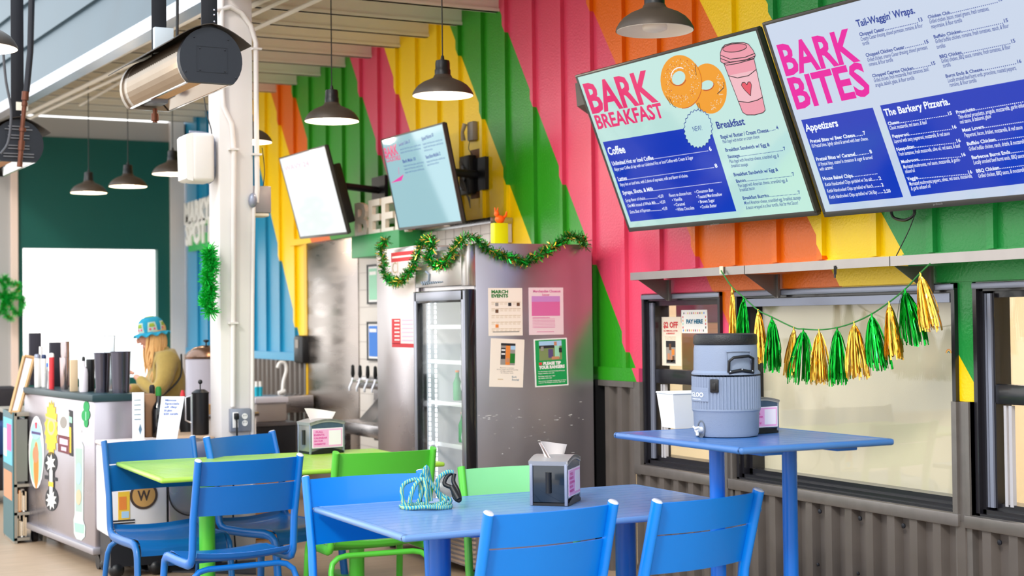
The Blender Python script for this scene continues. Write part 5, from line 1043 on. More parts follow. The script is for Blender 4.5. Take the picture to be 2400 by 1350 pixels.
# marky's spot sign on the far wall
a = atx(437, 478, 4.66); t = thing('spot_sign', "white letters MARKY'S SPOT on green boards on the far blue wall", 'sign', (4.66, a.y, 2.75)); o = Vector(t.location); m = MB()
m.box(-.01, -2.0, -.33, .0, -.12, -.14, 1); m.box(-.008, -1.95, -.05, .0, -.03, .02, 1); text(m, "MARKY'S", (-.012, -.01, .02), (0, -1, 0), (0, 0, 1), .24, 1.35, 0, .05, .02); text(m, 'SPOT HERE', (-.012, -.05, -.24), (0, -1, 0), (0, 0, 1), .26, 1.9, 0, .05, .02); m.box(-.012, -1.4, .26, -.004, -.75, .262, 0)
m.build('sign_board', [mat('sign_white', '#fbf8f2', .5), mat('sign_green', '#2fae58', .5)], t, 0)
# ================================================================== BAR AREA AT THE LEFT
def Pz(x, y, z): return atz(x, y, z)
N0, F0 = Vector((1.872, 9.518, 0)), Vector((1.690, 11.108, 0)); U_ = (F0-N0).normalized(); V_ = Vector((U_.y, -U_.x, 0)); LN = (F0-N0).length
if V_.x < 0: V_ = -V_
FR = Matrix(((V_.x, U_.x, 0, N0.x), (V_.y, U_.y, 0, N0.y), (0, 0, 1, 0), (0, 0, 0, 1)))   # local x = into the bar, y = along the face
M_CH = mat('chest_steel', '#bdb7bf', .3, metal=.85, noise=.12, nscale=2.5, rvar=.08)
t = thing('bar_chest', 'waist-high steel bar chest covered in stickers at the left of the bar', 'bar chest', (N0.x, N0.y, 0)); T0 = Matrix.Translation(-N0) @ FR
CT = 1.105
m = MB(T0); m.box(0, 0, .135, .285, LN, CT-.04, bev=.012); m.build('chest_body', M_CH, t)
m = MB(T0); m.box(-.015, -.015, CT-.045, .31, LN+.01, CT, bev=.008); m.build('top_rim', mat('rim_dark_green', '#1f3a40', .4), t)
m = MB(T0); m.box(-.02, -.02, .10, .30, LN+.01, .145, bev=.01); m.build('base_rail', mat('base_steel', '#a8a3a8', .4, metal=.6), t)
for a in (.05, LN-.08):
    for b in (.05, .24): m = MB(T0); m.cyl((b-.015, a, .045), (b+.015, a, .045), .045, n=16); m.box(b-.01, a-.01, .04, b+.01, a+.01, .12); m.build('caster', M_BLACK, t)
# stickers, each traced on the face at its own place
NF = -V_
def fuv(px, py): p = atplane(px, py, N0, NF)-N0; return (p.dot(U_), p.z)
def sticker(name, label, polys, cat='sticker'):
    A = [fuv(*q) for q in polys[0][1]]; cu = sum(a[0] for a in A)/len(A); cz = sum(a[1] for a in A)/len(A)
    o = N0+U_*cu+Vector((0, 0, cz)); t = thing(name, label, cat, o); m = MB(); mats = []
    for k, (mt, pts) in enumerate(polys):
        if mt not in mats: mats.append(mt)
        P = [N0+U_*a+Vector((0, 0, b))+NF*(.0025+.0006*k)-o for a, b in [fuv(*q) for q in pts]]; m.prism([p for p in P], NF*.0004, mats.index(mt))
    m.build('print', mats, t, 0)
def el(cx, cy, rx, ry, n=24): return [(cx+rx*math.cos(2*PI*i/n), cy+ry*math.sin(2*PI*i/n)) for i in range(n)]
def star(cx, cy, rx, ry, n, k=.82): return [(cx+rx*(1 if i % 2 else k)*math.cos(2*PI*i/n), cy+ry*(1 if i % 2 else k)*math.sin(2*PI*i/n)) for i in range(n)]
sticker('sun_sticker', 'big yellow spiky sun sticker near the top of the bar chest', [(I['yellow'], star(121, 1004, 16, 68, 36, .8)), (I['tan'], el(121, 1000, 9, 20)), (I['yellow'], el(121, 1000, 6, 13)), (I['tan'], [(108, 975), (134, 985), (134, 990), (108, 980)])])
sticker('bar_menu_sticker', 'white and maroon rectangular sticker right of the yellow sun', [(I['white'], [(136, 958), (164, 965), (165, 1066), (137, 1058)]), (mat('print_maroon', '#6a1f2c', .5), [(137, 1018), (165, 1024), (165, 1066), (137, 1058)]), (I['lpink'], [(141, 1026), (160, 1031), (160, 1044), (141, 1040)]), (I['grey'], el(150, 990, 8, 14)), (I['lpink'], [(145, 1046), (157, 1049), (157, 1058), (145, 1055)])])
sticker('tall_label_sticker', 'narrow black and yellow-green sticker beside the maroon one', [(I['black'], [(162, 960), (171, 963), (172, 1070), (163, 1067)]), (I['yellow'], [(163, 1000), (168, 1002), (168, 1062), (163, 1060)]), (I['mint'], [(162, 975), (170, 978), (170, 992), (162, 989)])])
sticker('clover_sticker', 'green clover-shaped sticker at the upper right of the bar chest', [(I['green'], el(203, 953, 7, 13)), (I['green'], el(199, 974, 7, 13)), (I['green'], el(206, 972, 6, 12)), (I['green'], el(203, 990, 5, 12)), (I['mint'], [(202, 965), (204, 965), (204, 985), (202, 985)])])
sticker('oval_sticker', 'white oval sticker with orange and green artwork, left on the bar chest', [(I['white'], el(86, 1060, 18, 85)), (I['mint'], el(86, 1075, 15, 62)), (I['orange'], el(86, 1090, 6, 55)), (I['skin'], el(85, 1065, 7, 20)), (I['lblue'], el(86, 1010, 12, 20)), (I['purple'], [(76, 1010), (97, 1014), (97, 1020), (76, 1016)]), (I['red'], [(84, 990), (89, 990), (88, 1004), (85, 1004)])])
sticker('skull_sticker', 'black and white ornate dagger sticker under the yellow sun', [(I['black'], el(120, 1085, 15, 26)), (I['black'], el(122, 1170, 15, 28)), (I['black'], [(106, 1113), (135, 1120), (135, 1128), (106, 1122)]), (I['black'], [(115, 1080), (128, 1082), (128, 1170), (115, 1168)]), (I['white'], star(120, 1085, 12, 22, 14, .5)), (I['white'], star(122, 1172, 13, 24, 18, .55)), (I['white'], [(118, 1100), (125, 1102), (125, 1160), (118, 1158)]), (I['yellow'], [(116, 1128), (127, 1130), (127, 1142), (116, 1139)])])
sticker('paddle_sticker', 'long pale green paddle-shaped sticker on the bar chest', [(mat('print_mist', '#c4ceca', .4), [(176, 1040), (182, 1034), (193, 1036), (197, 1046), (196, 1220), (201, 1235), (200, 1258), (192, 1267), (180, 1263), (174, 1250), (173, 1218), (176, 1205)]), (mat('print_sage', '#a5bcb2', .5), [(178, 1050), (194, 1052), (193, 1200), (179, 1198)]), (I['mint'], [(176, 1225), (198, 1230), (197, 1250), (178, 1246)]), (I['lblue'], el(186, 1110, 6, 25)), (I['tan'], el(186, 1165, 6, 18))])
sticker('corner_sticker', 'small white and yellow sticker just below the dark rim', [(I['white'], [(188, 1008), (192, 1008), (192, 1014), (188, 1014)])])

# things standing on the chest, measured along its top
def chest_pt(px, dep):   # point on the chest top seen at column px, dep metres into the bar
    d = ray(px, 900); o = N0+V_*dep; n = Vector((NF.x, NF.y, 0)); p = CAMP+d*((o-CAMP).dot(n)/d.dot(n)); return Vector((p.x, p.y, CT))
def vessel(name, label, cat, px, w, top, dep, mt, kind='cyl', grp=None, lidm=None, taper=1.0):
    p = chest_pt(px, dep); D_ = (p-CAMP).dot(_F); r = w/2*D_/FPX; h = (p.z-(CAMP.z-(top-(775-px*.011))*D_/FPX))*-1
    h = CAMP.z-(top-(772-px*.008))*D_/FPX-CT
    t = thing(name, label, cat, p, 0, grp)
    if kind == 'cyl': MB().lathe([(r*taper*.94, 0), (r*taper, .006), (r, h-.004), (r*.96, h)], n=24).build('vessel_body', mt, t, 40)
    if kind == 'open': MB().lathe([(r*taper, 0), (r, h), (r*.95, h), (r*taper*.93, .01), (0, .01)], n=24, cap=False).build('vessel_body', mt, t, 40); MB().tube([(r*math.cos(2*PI*i/24), r*math.sin(2*PI*i/24), h) for i in range(25)], .003, 6).build('rim', mt, t)
    if kind == 'box': MB().box(-r, -r*.8, 0, r, r*.8, h, bev=.004).build('box_body', mt, t)
    if kind == 'bottle': MB().lathe([(r*.9, 0), (r, .01), (r, h*.55), (r*.85, h*.66), (r*.35, h*.76), (r*.3, h*.92)], n=24).build('bottle_body', mt, t, 40)
    if lidm: z0 = h*.9 if kind == 'bottle' else h; rr = r*.36 if kind == 'bottle' else r*1.02; MB().lathe([(rr, z0), (rr, z0+.02), (rr*.7, z0+.028), (0, z0+.03)], n=20).build('lid', lidm, t, 40)
    return t
M_CUP = mat('clear_plastic', '#eef2f5', .1, trans=.8, ior=1.2); M_DST = mat('dark_steel', '#5c5a66', .25, metal=.95); M_TUM = mat('tumbler_steel', '#b7a5a5', .2, metal=1)
vessel('cocktail_shaker', 'dark steel shaker tin at the near left edge of the chest top', 'shaker', 240, 38, 838, .15, M_DST, 'open', taper=.8)
vessel('cocktail_shaker', 'widest dark steel shaker tin at the right end of the chest top', 'shaker', 283, 46, 835, .22, M_DST, 'open', taper=.85)
vessel('cup_stack', 'tall stack of clear plastic cups between the two dark shaker tins', 'cups', 257, 27, 797, .24, M_CUP, 'open', taper=.7)
vessel('flip_bottle', 'white soft drink bottle with black strap near the chest middle', 'bottle', 196, 20, 848, .08, mat('bottle_white', '#e8dfe6', .35), 'bottle', lidm=M_BLACK)
vessel('black_canister', 'plain black canister next to the white bottle', 'canister', 212, 19, 852, .14, M_BLACK, 'cyl')
vessel('carton', 'beige drink carton with grey stripe on the chest top', 'carton', 173, 17, 853, .05, I['tan'], 'box')
vessel('cocktail_shaker', 'bright steel shaker left of the beige carton', 'shaker', 151, 22, 848, .10, M_TUM, 'cyl', taper=.8)
vessel('spice_can', 'red and white can in the row on the chest top', 'can', 121, 12, 847, .04, I['red'], 'cyl', lidm=I['white'])
vessel('blue_bottle', 'small blue-capped clear bottle left of the red can', 'bottle', 111, 11, 864, .04, M_CUP, 'bottle', lidm=I['blue'])
vessel('blue_jar', 'white and navy jar standing behind the small clear bottle', 'jar', 103, 11, 850, .10, I['white'], 'cyl', lidm=mat('navy', '#24345e', .5))
vessel('white_canister', 'slim white canister at the far left of the chest top', 'canister', 88, 14, 849, .06, I['white'], 'cyl', lidm=M_FRAMEG)
vessel('black_box', 'tall matt black box at the back left of the bar top', 'box', 82, 26, 790, .15, mat('matt_black', '#2c2a35', .7), 'box')
vessel('white_tube', 'thin white tube bottle in front of the tall black box', 'bottle', 96, 8, 822, .12, I['white'], 'cyl')
vessel('black_box', 'shorter black box behind the red can', 'box', 131, 28, 812, .22, MATS['matt_black'], 'box')
vessel('steel_tumbler', 'brushed steel tumbler at the back beside the shorter black box', 'tumbler', 153, 20, 810, .22, M_TUM, 'cyl')

# low white freezer with stainless unit
t = thing('chest_freezer', 'low white freezer with a round brown logo behind the left blue chair', 'freezer', (1.935, 9.12, 0))
m = MB(); m.box(-.06, 0, .26, .30, .36, .80, bev=.015); m.build('freezer_body', mat('freezer_white', '#e9e6ea', .35), t)
m = MB(); m.box(-.04, .03, .07, .28, .34, .262); m.build('compressor_base', M_BLACKM, t); m = MB()
for k in range(6): m.box(-.05, -.004, .27+k*.016, .10, .004, .278+k*.016)
m.build('vent', M_BLACKM, t); MB().box(-.065, -.005, .80, .305, .365, .825, bev=.01).build('lid', mat('freezer_lid', '#e8dcd8', .4), t)
m = MB(); m.M = Matrix.Translation((.155, -.003, .50)) @ Matrix.Rotation(PI/2, 4, 'X'); m.lathe([(.085, 0), (.085, .002), (0, .002)], n=32, m=0); m.lathe([(.07, .002), (.07, .003), (0, .003)], n=32, m=1); m.M = Matrix(); text(m, 'W', (.115, -.0065, .47), (1, 0, 0), (0, 0, 1), .06, .08, 0, .03); m.build('round_logo', [mat('logo_dark', '#4a3a33', .5), mat('logo_gold', '#c89a5a', .5)], t, 0)
m = MB(); m.box(.0, -.003, .36, .07, -.001, .53, 0); m.box(.005, -.004, .42, .05, -.003, .50, 1); m.box(.02, -.004, .37, .065, -.003, .41, 2); m.build('bright_label', [I['yellow'], I['orange'], I['lblue']], t, 0)
for a in (0, .24):
    for b in (.06, .30): m = MB(); m.ball((a, b, .05), .05, 14); m.box(a-.012, b-.012, .05, a+.012, b+.012, .27); m.build('caster', M_BLACK, t)
t = thing('bar_fridge', 'stainless side of a low fridge with a looped black cable', 'fridge', (2.25, 9.15, 0)); MB().box(0, 0, .20, .27, .32, .81, bev=.01).build('fridge_body', M_CH, t); MB().box(0, .02, .06, .27, .30, .20).build('plinth', M_BLACK, t); MB().box(.02, .05, 0, .25, .28, .06).build('base_runner', M_BLACKM, t)
MB().tube(smooth([(.12, -.01, .80), (.03, -.03, .70), (-.01, -.02, .55), (.02, -.03, .42), (.11, -.03, .36), (.21, -.02, .38)]), .005, 6).build('cable', M_BLACK, t)
def shelf_thing(name, label, cat, X, Y, Z): return thing(name, label, cat, (X, Y, Z))
t = thing('side_counter', 'narrow steel side counter between the bar chest and the column holding the bottles', 'counter', (2.19, 9.50, 0)); MB().box(0, 0, .06, .44, .75, .79).box(.03, .03, 0, .41, .72, .06).build('counter_body', M_STEELD, t); MB().box(-.0, -.01, .79, .445, .76, .81, bev=.004).build('counter_top', mat('counter_wood', '#c9a98c', .5), t)
p = aty(324, 1030, 9.25); t = shelf_thing('menu_stand', 'slim white upright menu stand on the low freezer', 'menu stand', p.x, 9.25, .825)
MB().box(-.036, -.004, 0, .038, .004, .30, bev=.002).box(-.036, -.03, 0, .038, .03, .006).build('stand_panel', mat('acrylic_white', '#eef0f6', .3), t); m = MB(); m.M = Matrix.Translation((.012, -.0045, .07)); m.poly([(0, 0, -.035), (.010, 0, 0), (0, 0, .035), (-.010, 0, 0)]); m.M = Matrix()
for k in range(5): m.box(-.025, -.0052, .25-.03*k, .015, -.0045, .254-.03*k)
m.build('stand_print', mat('print_slate', '#5f7f95', .5), t, 0)
q = [aty(x, y, 9.22) for x, y in ((385, 930), (439, 930), (414, 1032), (366, 1032))]; base = .825
t = shelf_thing('price_card', 'white price card with blue lettering leaning on the bar fridge', 'card', q[3].x, 9.22, .812); o = Vector(t.location)
P = [Vector((a.x, a.y+(a.z-.83)*.25, max(a.z, .815)))-o for a in q]; m = MB(); m.prism(P, (0, .004, 0)); m.box(-.0, .0, 0, .08, .06, .004); m.build('card_panel', mat('card_white', '#f4f4fa', .3), t)
m = MB(); e1 = (P[1]-P[0]).normalized(); e2 = (P[0]-P[3]).normalized(); 
for i, (s_, w_) in enumerate((('Mimosa', .07), ('Specials', .09), ('all day', .08), ('$6 glass', .05), ('$20 carafe', .09))): text(m, s_, P[0]+e1*.025-e2*(.03+.022*i)+Vector((0, -.003, 0)), e1, e2, .012, w_, 0, .02)
m.build('card_print', mat('print_royal', '#4a6fc0', .5), t, 0)
def wine(label, px, dY, mt, cap, k=1.0):
    p = aty(px, 1010, dY); t = thing('wine_bottle', label, 'bottle', (p.x, dY, .81), 0); MB().lathe([(r*k, z*k) for r, z in ((.040, 0), (.045, .01), (.045, .17), (.038, .20), (.017, .235), (.015, .29), (.018, .292), (.018, .30))], n=24).build('glass_body', mt, t, 40); MB().lathe([(r*k, z*k) for r, z in ((.019, .27), (.02, .315), (.012, .33), (.0, .33))], n=16).build('stopper', cap, t)
wine('dark glass bottle with a green stopper beside the price card', 372, 9.66, mat('bottle_dark', '#0e1014', .08, coat=.5), I['dgreen'], 1.0)
wine('dark red bottle with a black pourer standing behind the dark one', 357, 9.95, mat('bottle_red', '#4a0f1c', .1, coat=.5), M_BLACK, 1.0)
t = thing('cardboard_box', 'brown box between the menu stand and the dark bottle', 'box', (aty(346, 1000, 9.75).x, 9.75, .81)); MB().box(-.03, -.08, 0, .04, .08, .28, bev=.003).build('box_body', mat('cardboard', '#9c7657', .8), t)
# back counter with dispenser, press and bowl
t = thing('back_counter', 'pale counter behind the white column carrying the drink dispenser', 'counter', (2.45, 10.9, 0)); MB().box(-.1, 0, .05, .9, .6, .84).box(-.05, .03, 0, .85, .57, .05).build('counter_body', mat('counter_white', '#d9cfca', .5), t); MB().box(-.12, -.02, .84, .92, .62, .87, bev=.006).build('counter_top', M_STEEL, t)
cpt = aty(484, 940, 11.15); t = thing('drink_dispenser', 'large clear drink dispenser with bronze domed lid behind the column', 'drink dispenser', (cpt.x, 11.15, .87)); MB().lathe([(.14, 0), (.155, .01), (.158, .40), (.15, .41), (.145, .40), (.142, .02), (0, .02)], n=32, cap=False).build('glass_jar', mat('dispenser_glass', '#e9e4ee', .12, trans=.55, ior=1.3), t); MB().lathe([(.16, .41), (.162, .425), (.14, .46), (.09, .495), (.03, .51), (0, .51)], n=32).build('lid', mat('bronze_lid', '#8a6a58', .25, metal=.9), t); MB().lathe([(.008, .51), (.006, .53), (.022, .54), (.022, .55), (0, .555)], n=16).build('knob', M_BLACK, t); MB().cyl((0, -.155, .06), (0, -.21, .06), .012, n=10).build('tap', M_BOLT, t)
p = aty(470, 1000, 9.7); t = thing('french_press', 'black coffee press with a chrome frame left of the column', 'coffee press', (p.x, 9.7, .81)); MB().lathe([(.052, 0), (.055, .01), (.055, .27), (.058, .28), (.03, .30), (0, .30)], n=28).build('press_body', M_BLACK, t); MB().cyl((0, 0, .3), (0, 0, .345), .004).ball((0, 0, .35), .016, 10).build('plunger', M_BLACK, t); m = MB(); m.box(-.064, -.01, 0, -.056, .01, .27); m.tube([(-.06, 0, .26), (-.10, 0, .25), (-.10, 0, .10), (-.06, 0, .08)], .006, 8); m.build('chrome_frame', M_BOLT, t)
p = aty(440, 1000, 10.05); t = thing('coffee_bag', 'black and tan coffee bag between price card and coffee press', 'bag', (p.x, 10.05, .81)); MB().sheet(lambda u, v: ((u-.5)*.12*(1-.1*v), -.03+.03*math.sin(PI*u)*-1*(1-v), .24*v), 8, 6, .004).box(-.055, -.03, 0, .055, .03, .20, bev=.02).build('bag_body', M_BLACK, t); MB().box(-.02, -.036, .07, .045, -.031, .17).build('bag_label', I['tan'], t)
p = aty(487, 900, 10.9); t = thing('paper_bowl', 'tan paper bowl tucked beside the column next to the dispenser', 'bowl', (p.x+.005, 10.95, .87)); MB().lathe([(.04, 0), (.055, .07), (.052, .07), (.038, .005), (0, .005)], n=24, cap=False).build('bowl_body', mat('paper_tan', '#c9a070', .7), t)
p = aty(428, 900, 11.0); t = thing('red_bottle', 'small red bottle left of the drink dispenser', 'bottle', (p.x, 11.0, .87)); MB().lathe([(.018, 0), (.018, .15), (.01, .18), (.0, .18)], n=14).build('bottle_body', I['red'], t)

# display stand of prints and books, leaning frame, armchair at the far left
A0 = atz(34, 1275, 0); t = thing('print_stand', 'dark stand with colourful poster on its side and books below', 'stand', (A0.x, A0.y, 0)); m = MB(); m.box(0, 0, 0, .02, .5, .93); m.box(.20, 0, 0, .22, .5, .93); m.box(0, 0, .90, .22, .9, .93, bev=.004); m.box(0, .48, 0, .105, .5, .93); m.box(0, 0, .40, .105, .48, .42); m.box(0, 0, .20, .105, .48, .22); m.box(0, 0, .02, .105, .48, .04); m.build('stand_frame', mat('stand_grey', '#8d8578', .5), t)
m = MB(); m.box(.015, -.006, .44, .09, .004, .88); m.build('front_panel', mat('stand_panel', '#6f6f68', .4), t)
m = MB(); m.box(-.008, .0, .02, -.002, .48, .93, 0); m.box(-.010, .03, .55, -.008, .45, .88, 1); m.box(-.012, .06, .65, -.010, .26, .84, 2); m.box(-.012, .28, .6, -.010, .42, .8, 3); m.box(-.010, .05, .3, -.008, .44, .5, 4); m.build('side_poster', [mat('poster_teal', '#2c5f66', .4), mat('poster_aqua', '#56b6cf', .4), I['pink'], I['white'], I['skin']], t, 0)
rn = random.Random(9)
for k in range(10):
    z = (.042, .222)[k % 2]; x = .019+.0135*(k//2); hh = rn.uniform(.11, .16); c_ = ('black', 'tan', 'black', 'orange', 'white', 'brown', 'black', 'white', 'grey', 'black')[k]
    b = thing('book', '%s-spined book on the %s shelf of the poster stand' % ({'tan': 'tan'}.get(c_, c_), 'lower' if k % 2 == 0 else 'upper'), 'book', (A0.x+x, A0.y+.01, z), 0, 'books in the poster stand'); MB().box(0, 0, 0, .0125, .12, hh, bev=.001).build('cover', I[c_], b); MB().box(.002, -.0006, .01, .0105, .118, hh+.001).build('pages', I['tan'], b)
P = [aty(x, y, A0.y+.05) for x, y in ((63, 835), (86, 840), (44, 968), (24, 960))]; t = thing('leaning_frame', 'pale wooden framed board leaning on top of the poster stand', 'frame', (P[3].x, P[3].y, .93)); o = Vector(t.location); Q = [Vector((p.x-o.x, (p.z-P[3].z)*.3, max(0, p.z-.93))) for p in P]; Q[2].z = Q[3].z = .0; m = MB()
for a, b in zip(Q, Q[1:]+Q[:1]): m.tube([a, b], .013, 4)
m.build('wood_frame', mat('pale_wood', '#c8a070', .5), t); m = MB(); m.prism(Q, (0, .006, 0)); m.build('board', mat('board_white', '#eceaf4', .3), t)
q = atz(20, 960, .62); t = thing('armchair', 'dark armchair with blue cushion at the far left behind the poster stand', 'armchair', (1.75, 13.4, 0)); m = MB(); m.box(-.5, 0, .12, .35, .7, .42, bev=.05); m.box(-.5, .55, .3, .35, .75, 1.0, bev=.07); m.box(.25, 0, .3, .4, .7, .72, bev=.05); m.build('upholstery', mat('dark_leather', '#29262c', .4), t); MB().box(-.5, 0, .42, .25, .55, .70, bev=.06).build('cushion', mat('navy_cushion', '#1f3f74', .7), t); MB().box(-.45, .05, 0, -.40, .1, .12).box(.3, .05, 0, .35, .1, .12).box(-.45, .6, 0, -.4, .65, .12).box(.3, .6, 0, .35, .65, .12).build('leg', M_BLACK, t)
fm = [atz(x, y, .006) for x, y in ((72, 1243), (340, 1338), (600, 1345), (600, 1250), (300, 1205), (120, 1210))]
c0 = sum(fm, Vector())/6; t = thing('floor_mat', 'black rubber mat on the floor under the bar chest', 'mat', (c0.x, c0.y, 0)); m = MB(); m.prism([Vector((p.x-c0.x, p.y-c0.y, .001)) for p in fm], (0, 0, .010)); m.build('rubber_sheet', mat('rubber', '#34343a', .6, noise=.2), t)
t = thing('wooden_crate', 'open wooden crate on the floor right of the white column', 'crate', (3.02, 10.2, .0)); m = MB()
for z in (0, .15, .30): m.box(0, 0, z+.01, .42, .02, z+.12); m.box(0, .34, z+.01, .42, .36, z+.12); m.box(0, 0, z+.01, .02, .36, z+.12); m.box(.40, 0, z+.01, .42, .36, z+.12)
m.box(0, 0, 0, .03, .03, .43); m.box(.39, 0, 0, .42, .03, .43); m.box(0, .33, 0, .03, .36, .43); m.box(.39, .33, 0, .42, .36, .43); m.box(0, 0, .0, .42, .36, .015); m.build('slats', mat('crate_wood', '#c48a50', .6, noise=.2, nscale=6), t)

# ---- sink corner beyond the column
x0 = aty(598, 1000, 12.3).x; x1 = aty(694, 1000, 12.3).x
t = thing('undercounter_fridge', 'black undercounter unit right of the column holding a food tub', 'cabinet', (x0, 12.3, 0)); W_ = x1-x0
MB().box(-.3, 0, .06, W_, .55, .66, bev=.006).box(-.25, .03, 0, W_-.05, .5, .06).build('unit_body', mat('unit_black', '#17161a', .35), t); MB().box(-.31, -.01, .66, W_+.01, .56, .685).build('unit_top', M_STEELD, t)
p = aty(637, 1000, 12.4); t = thing('food_tub', 'translucent lidded food tub with tan contents on the black unit', 'food container', (p.x, 12.5, .685)); m = MB(); m.box(-.135, -.1, 0, .135, .1, .15, bev=.02); m.build('contents', mat('tub_contents', '#9d8670', .6), t); MB().box(-.14, -.105, .0, .14, .105, .17, bev=.02).build('tub', mat('tub_plastic', '#d9cdc8', .2, trans=.7, ior=1.2), t); MB().box(-.15, -.115, .165, .15, .115, .215, bev=.012).build('lid', mat('tub_lid', '#d8d0d8', .3, alpha=.85), t)
t = thing('wash_sink', 'steel wash sink with corrugated splash behind the food tub', 'sink', (3.95, 13.3, 0)); MB().box(-.1, 0, .70, .7, .55, .86, bev=.01).build('basin', M_STEEL, t); m = MB(); 
for a in (-.06, .62):
    for b in (.03, .48): m.box(a, b, 0, a+.04, b+.04, .70)
m.build('leg', M_STEEL, t)
def ST(px, py, Y=13.55): return aty(px, py, Y)-Vector(t.location)
MB().tube(smooth([ST(662, 922), ST(664, 895), ST(671, 868), ST(668, 852), ST(656, 850), ST(650, 862)]), .016, 8).cyl(ST(652, 922), ST(668, 915), .02, n=10).build('faucet', MATS['white_plastic'], t, 50)
for px, lb in ((601, 'blue-capped spray cup nearest the column on the sink edge'), (610, 'second blue cup right of the one by the column')):
    p = aty(px, 935, 13.4); b = thing('blue_cup', lb, 'cup', (p.x, 13.4, .86)); MB().lathe([(.02, 0), (.024, .09), (.022, .09)], n=14).build('cup_body', mat('cyan_plastic', '#19a9c4', .4), b); MB().lathe([(.014, .09), (.012, .14), (0, .14)], n=12).build('lid', I['white'], b)
a = atx(710, 820, 4.66); t = thing('soap_dispenser', 'black wall soap dispenser at the end of the blue panelling', 'soap dispenser', (WX, a.y, a.z)); MB().box(-.10, -.14, -.13, 0, .12, .14, bev=.03).build('dispenser_body', M_BLACK, t); MB().box(-.105, -.04, .02, -.095, .04, .10).build('level_window', I['grey'], t)

# ================================================================== PERSON
def skin(name, verts, edges, mt, parent, root=0, sub=2, M=None):
    me = bpy.data.meshes.new(name); b = bmesh.new(); L = b.verts.layers.skin.verify(); vv = []
    for i, (co, r) in enumerate(verts):
        v = b.verts.new(co); v[L].radius = r if isinstance(r, tuple) else (r, r); v[L].use_root = (i == root); vv.append(v)
    for a, c in edges: b.edges.new((vv[a], vv[c]))
    b.to_mesh(me); b.free(); me.materials.append(mt); o = bpy.data.objects.new(name, me); COL.objects.link(o); o.parent = parent
    sk = o.modifiers.new('skin', 'SKIN'); sk.use_smooth_shade = True; s = o.modifiers.new('sub', 'SUBSURF'); s.levels = sub; s.render_levels = sub; return o
pp = thing('person', 'person in a crocheted blue hat and olive jumper working behind the bar, looking down', 'person', (2.935, 12.0, 0), math.radians(84))
M_SKIN = mat('skin', '#d49a84', .5); M_KNIT = mat('jumper_olive', '#a98f4c', .9, noise=.15, nscale=25, bump=.4, bscale=90, sheen=.3); M_HAIR = mat('hair_blonde', '#e9b777', .5, noise=.2, nscale=30, stretch=(6, 6, 1)); M_TR = mat('trousers', '#2b2d38', .8)
V = [((0, 0, .93), (.13, .10)), ((0, .0, 1.08), (.12, .10)), ((0, .02, 1.22), (.15, .10)), ((0, .045, 1.31), (.09, .07)), ((0, .09, 1.37), (.05, .05)), ((0, .125, 1.42), (.065, .075)), ((0, .135, 1.49), (.075, .09)), ((0, .12, 1.55), (.05, .06)),
     ((-.155, .03, 1.275), .055), ((-.20, .05, 1.14), .045), ((-.205, .10, 1.02), .036), ((-.15, .20, 1.09), .030), ((-.10, .265, 1.14), .022), ((.155, .03, 1.275), .055), ((.20, .06, 1.14), .045), ((.21, .12, 1.02), .036), ((.15, .24, 1.02), .030), ((.11, .32, 1.04), .022),
     ((-.09, 0, .86), (.085, .085)), ((-.10, .03, .50), .058), ((-.10, -.01, .10), .038), ((-.10, .10, .035), (.038, .03)), ((.09, 0, .86), (.085, .085)), ((.10, .03, .50), .058), ((.10, -.01, .10), .038), ((.10, .10, .035), (.038, .03))]
E_ = [(0, 1), (1, 2), (2, 3), (3, 4), (4, 5), (5, 6), (6, 7), (2, 8), (8, 9), (9, 10), (10, 11), (11, 12), (2, 13), (13, 14), (14, 15), (15, 16), (16, 17), (0, 18), (18, 19), (19, 20), (20, 21), (0, 22), (22, 23), (23, 24), (24, 25)]
body = skin('body', V, E_, M_SKIN, pp)
J = [((0, 0, .90), (.19, .16)), ((0, -.01, 1.05), (.18, .165)), ((0, .0, 1.20), (.18, .155)), ((0, .03, 1.30), (.12, .10)), ((0, .07, 1.345), (.075, .07)), ((-.165, .01, 1.26), .09), ((-.225, .03, 1.12), .085), ((-.235, .10, .99), .078), ((-.175, .18, 1.06), .055), ((-.125, .235, 1.12), .038), ((.165, .01, 1.26), .09), ((.225, .04, 1.12), .085), ((.235, .12, .99), .078), ((.17, .22, 1.01), .055), ((.125, .29, 1.035), .038)]
skin('jumper', J, [(0, 1), (1, 2), (2, 3), (3, 4), (2, 5), (5, 6), (6, 7), (7, 8), (8, 9), (2, 10), (10, 11), (11, 12), (12, 13), (13, 14)], M_KNIT, pp)
skin('trousers', [((0, 0, .93), (.15, .12)), ((-.095, 0, .82), .10), ((-.10, .03, .48), .075), ((-.10, -.01, .10), .06), ((.095, 0, .82), .10), ((.10, .03, .48), .075), ((.10, -.01, .10), .06)], [(0, 1), (1, 2), (2, 3), (0, 4), (4, 5), (5, 6)], M_TR, pp)
for s in (-1, 1): MB().box(s*.10-.045, -.06, 0, s*.10+.045, .20, .075, bev=.03, seg=3).build('shoe', M_BLACK, pp)
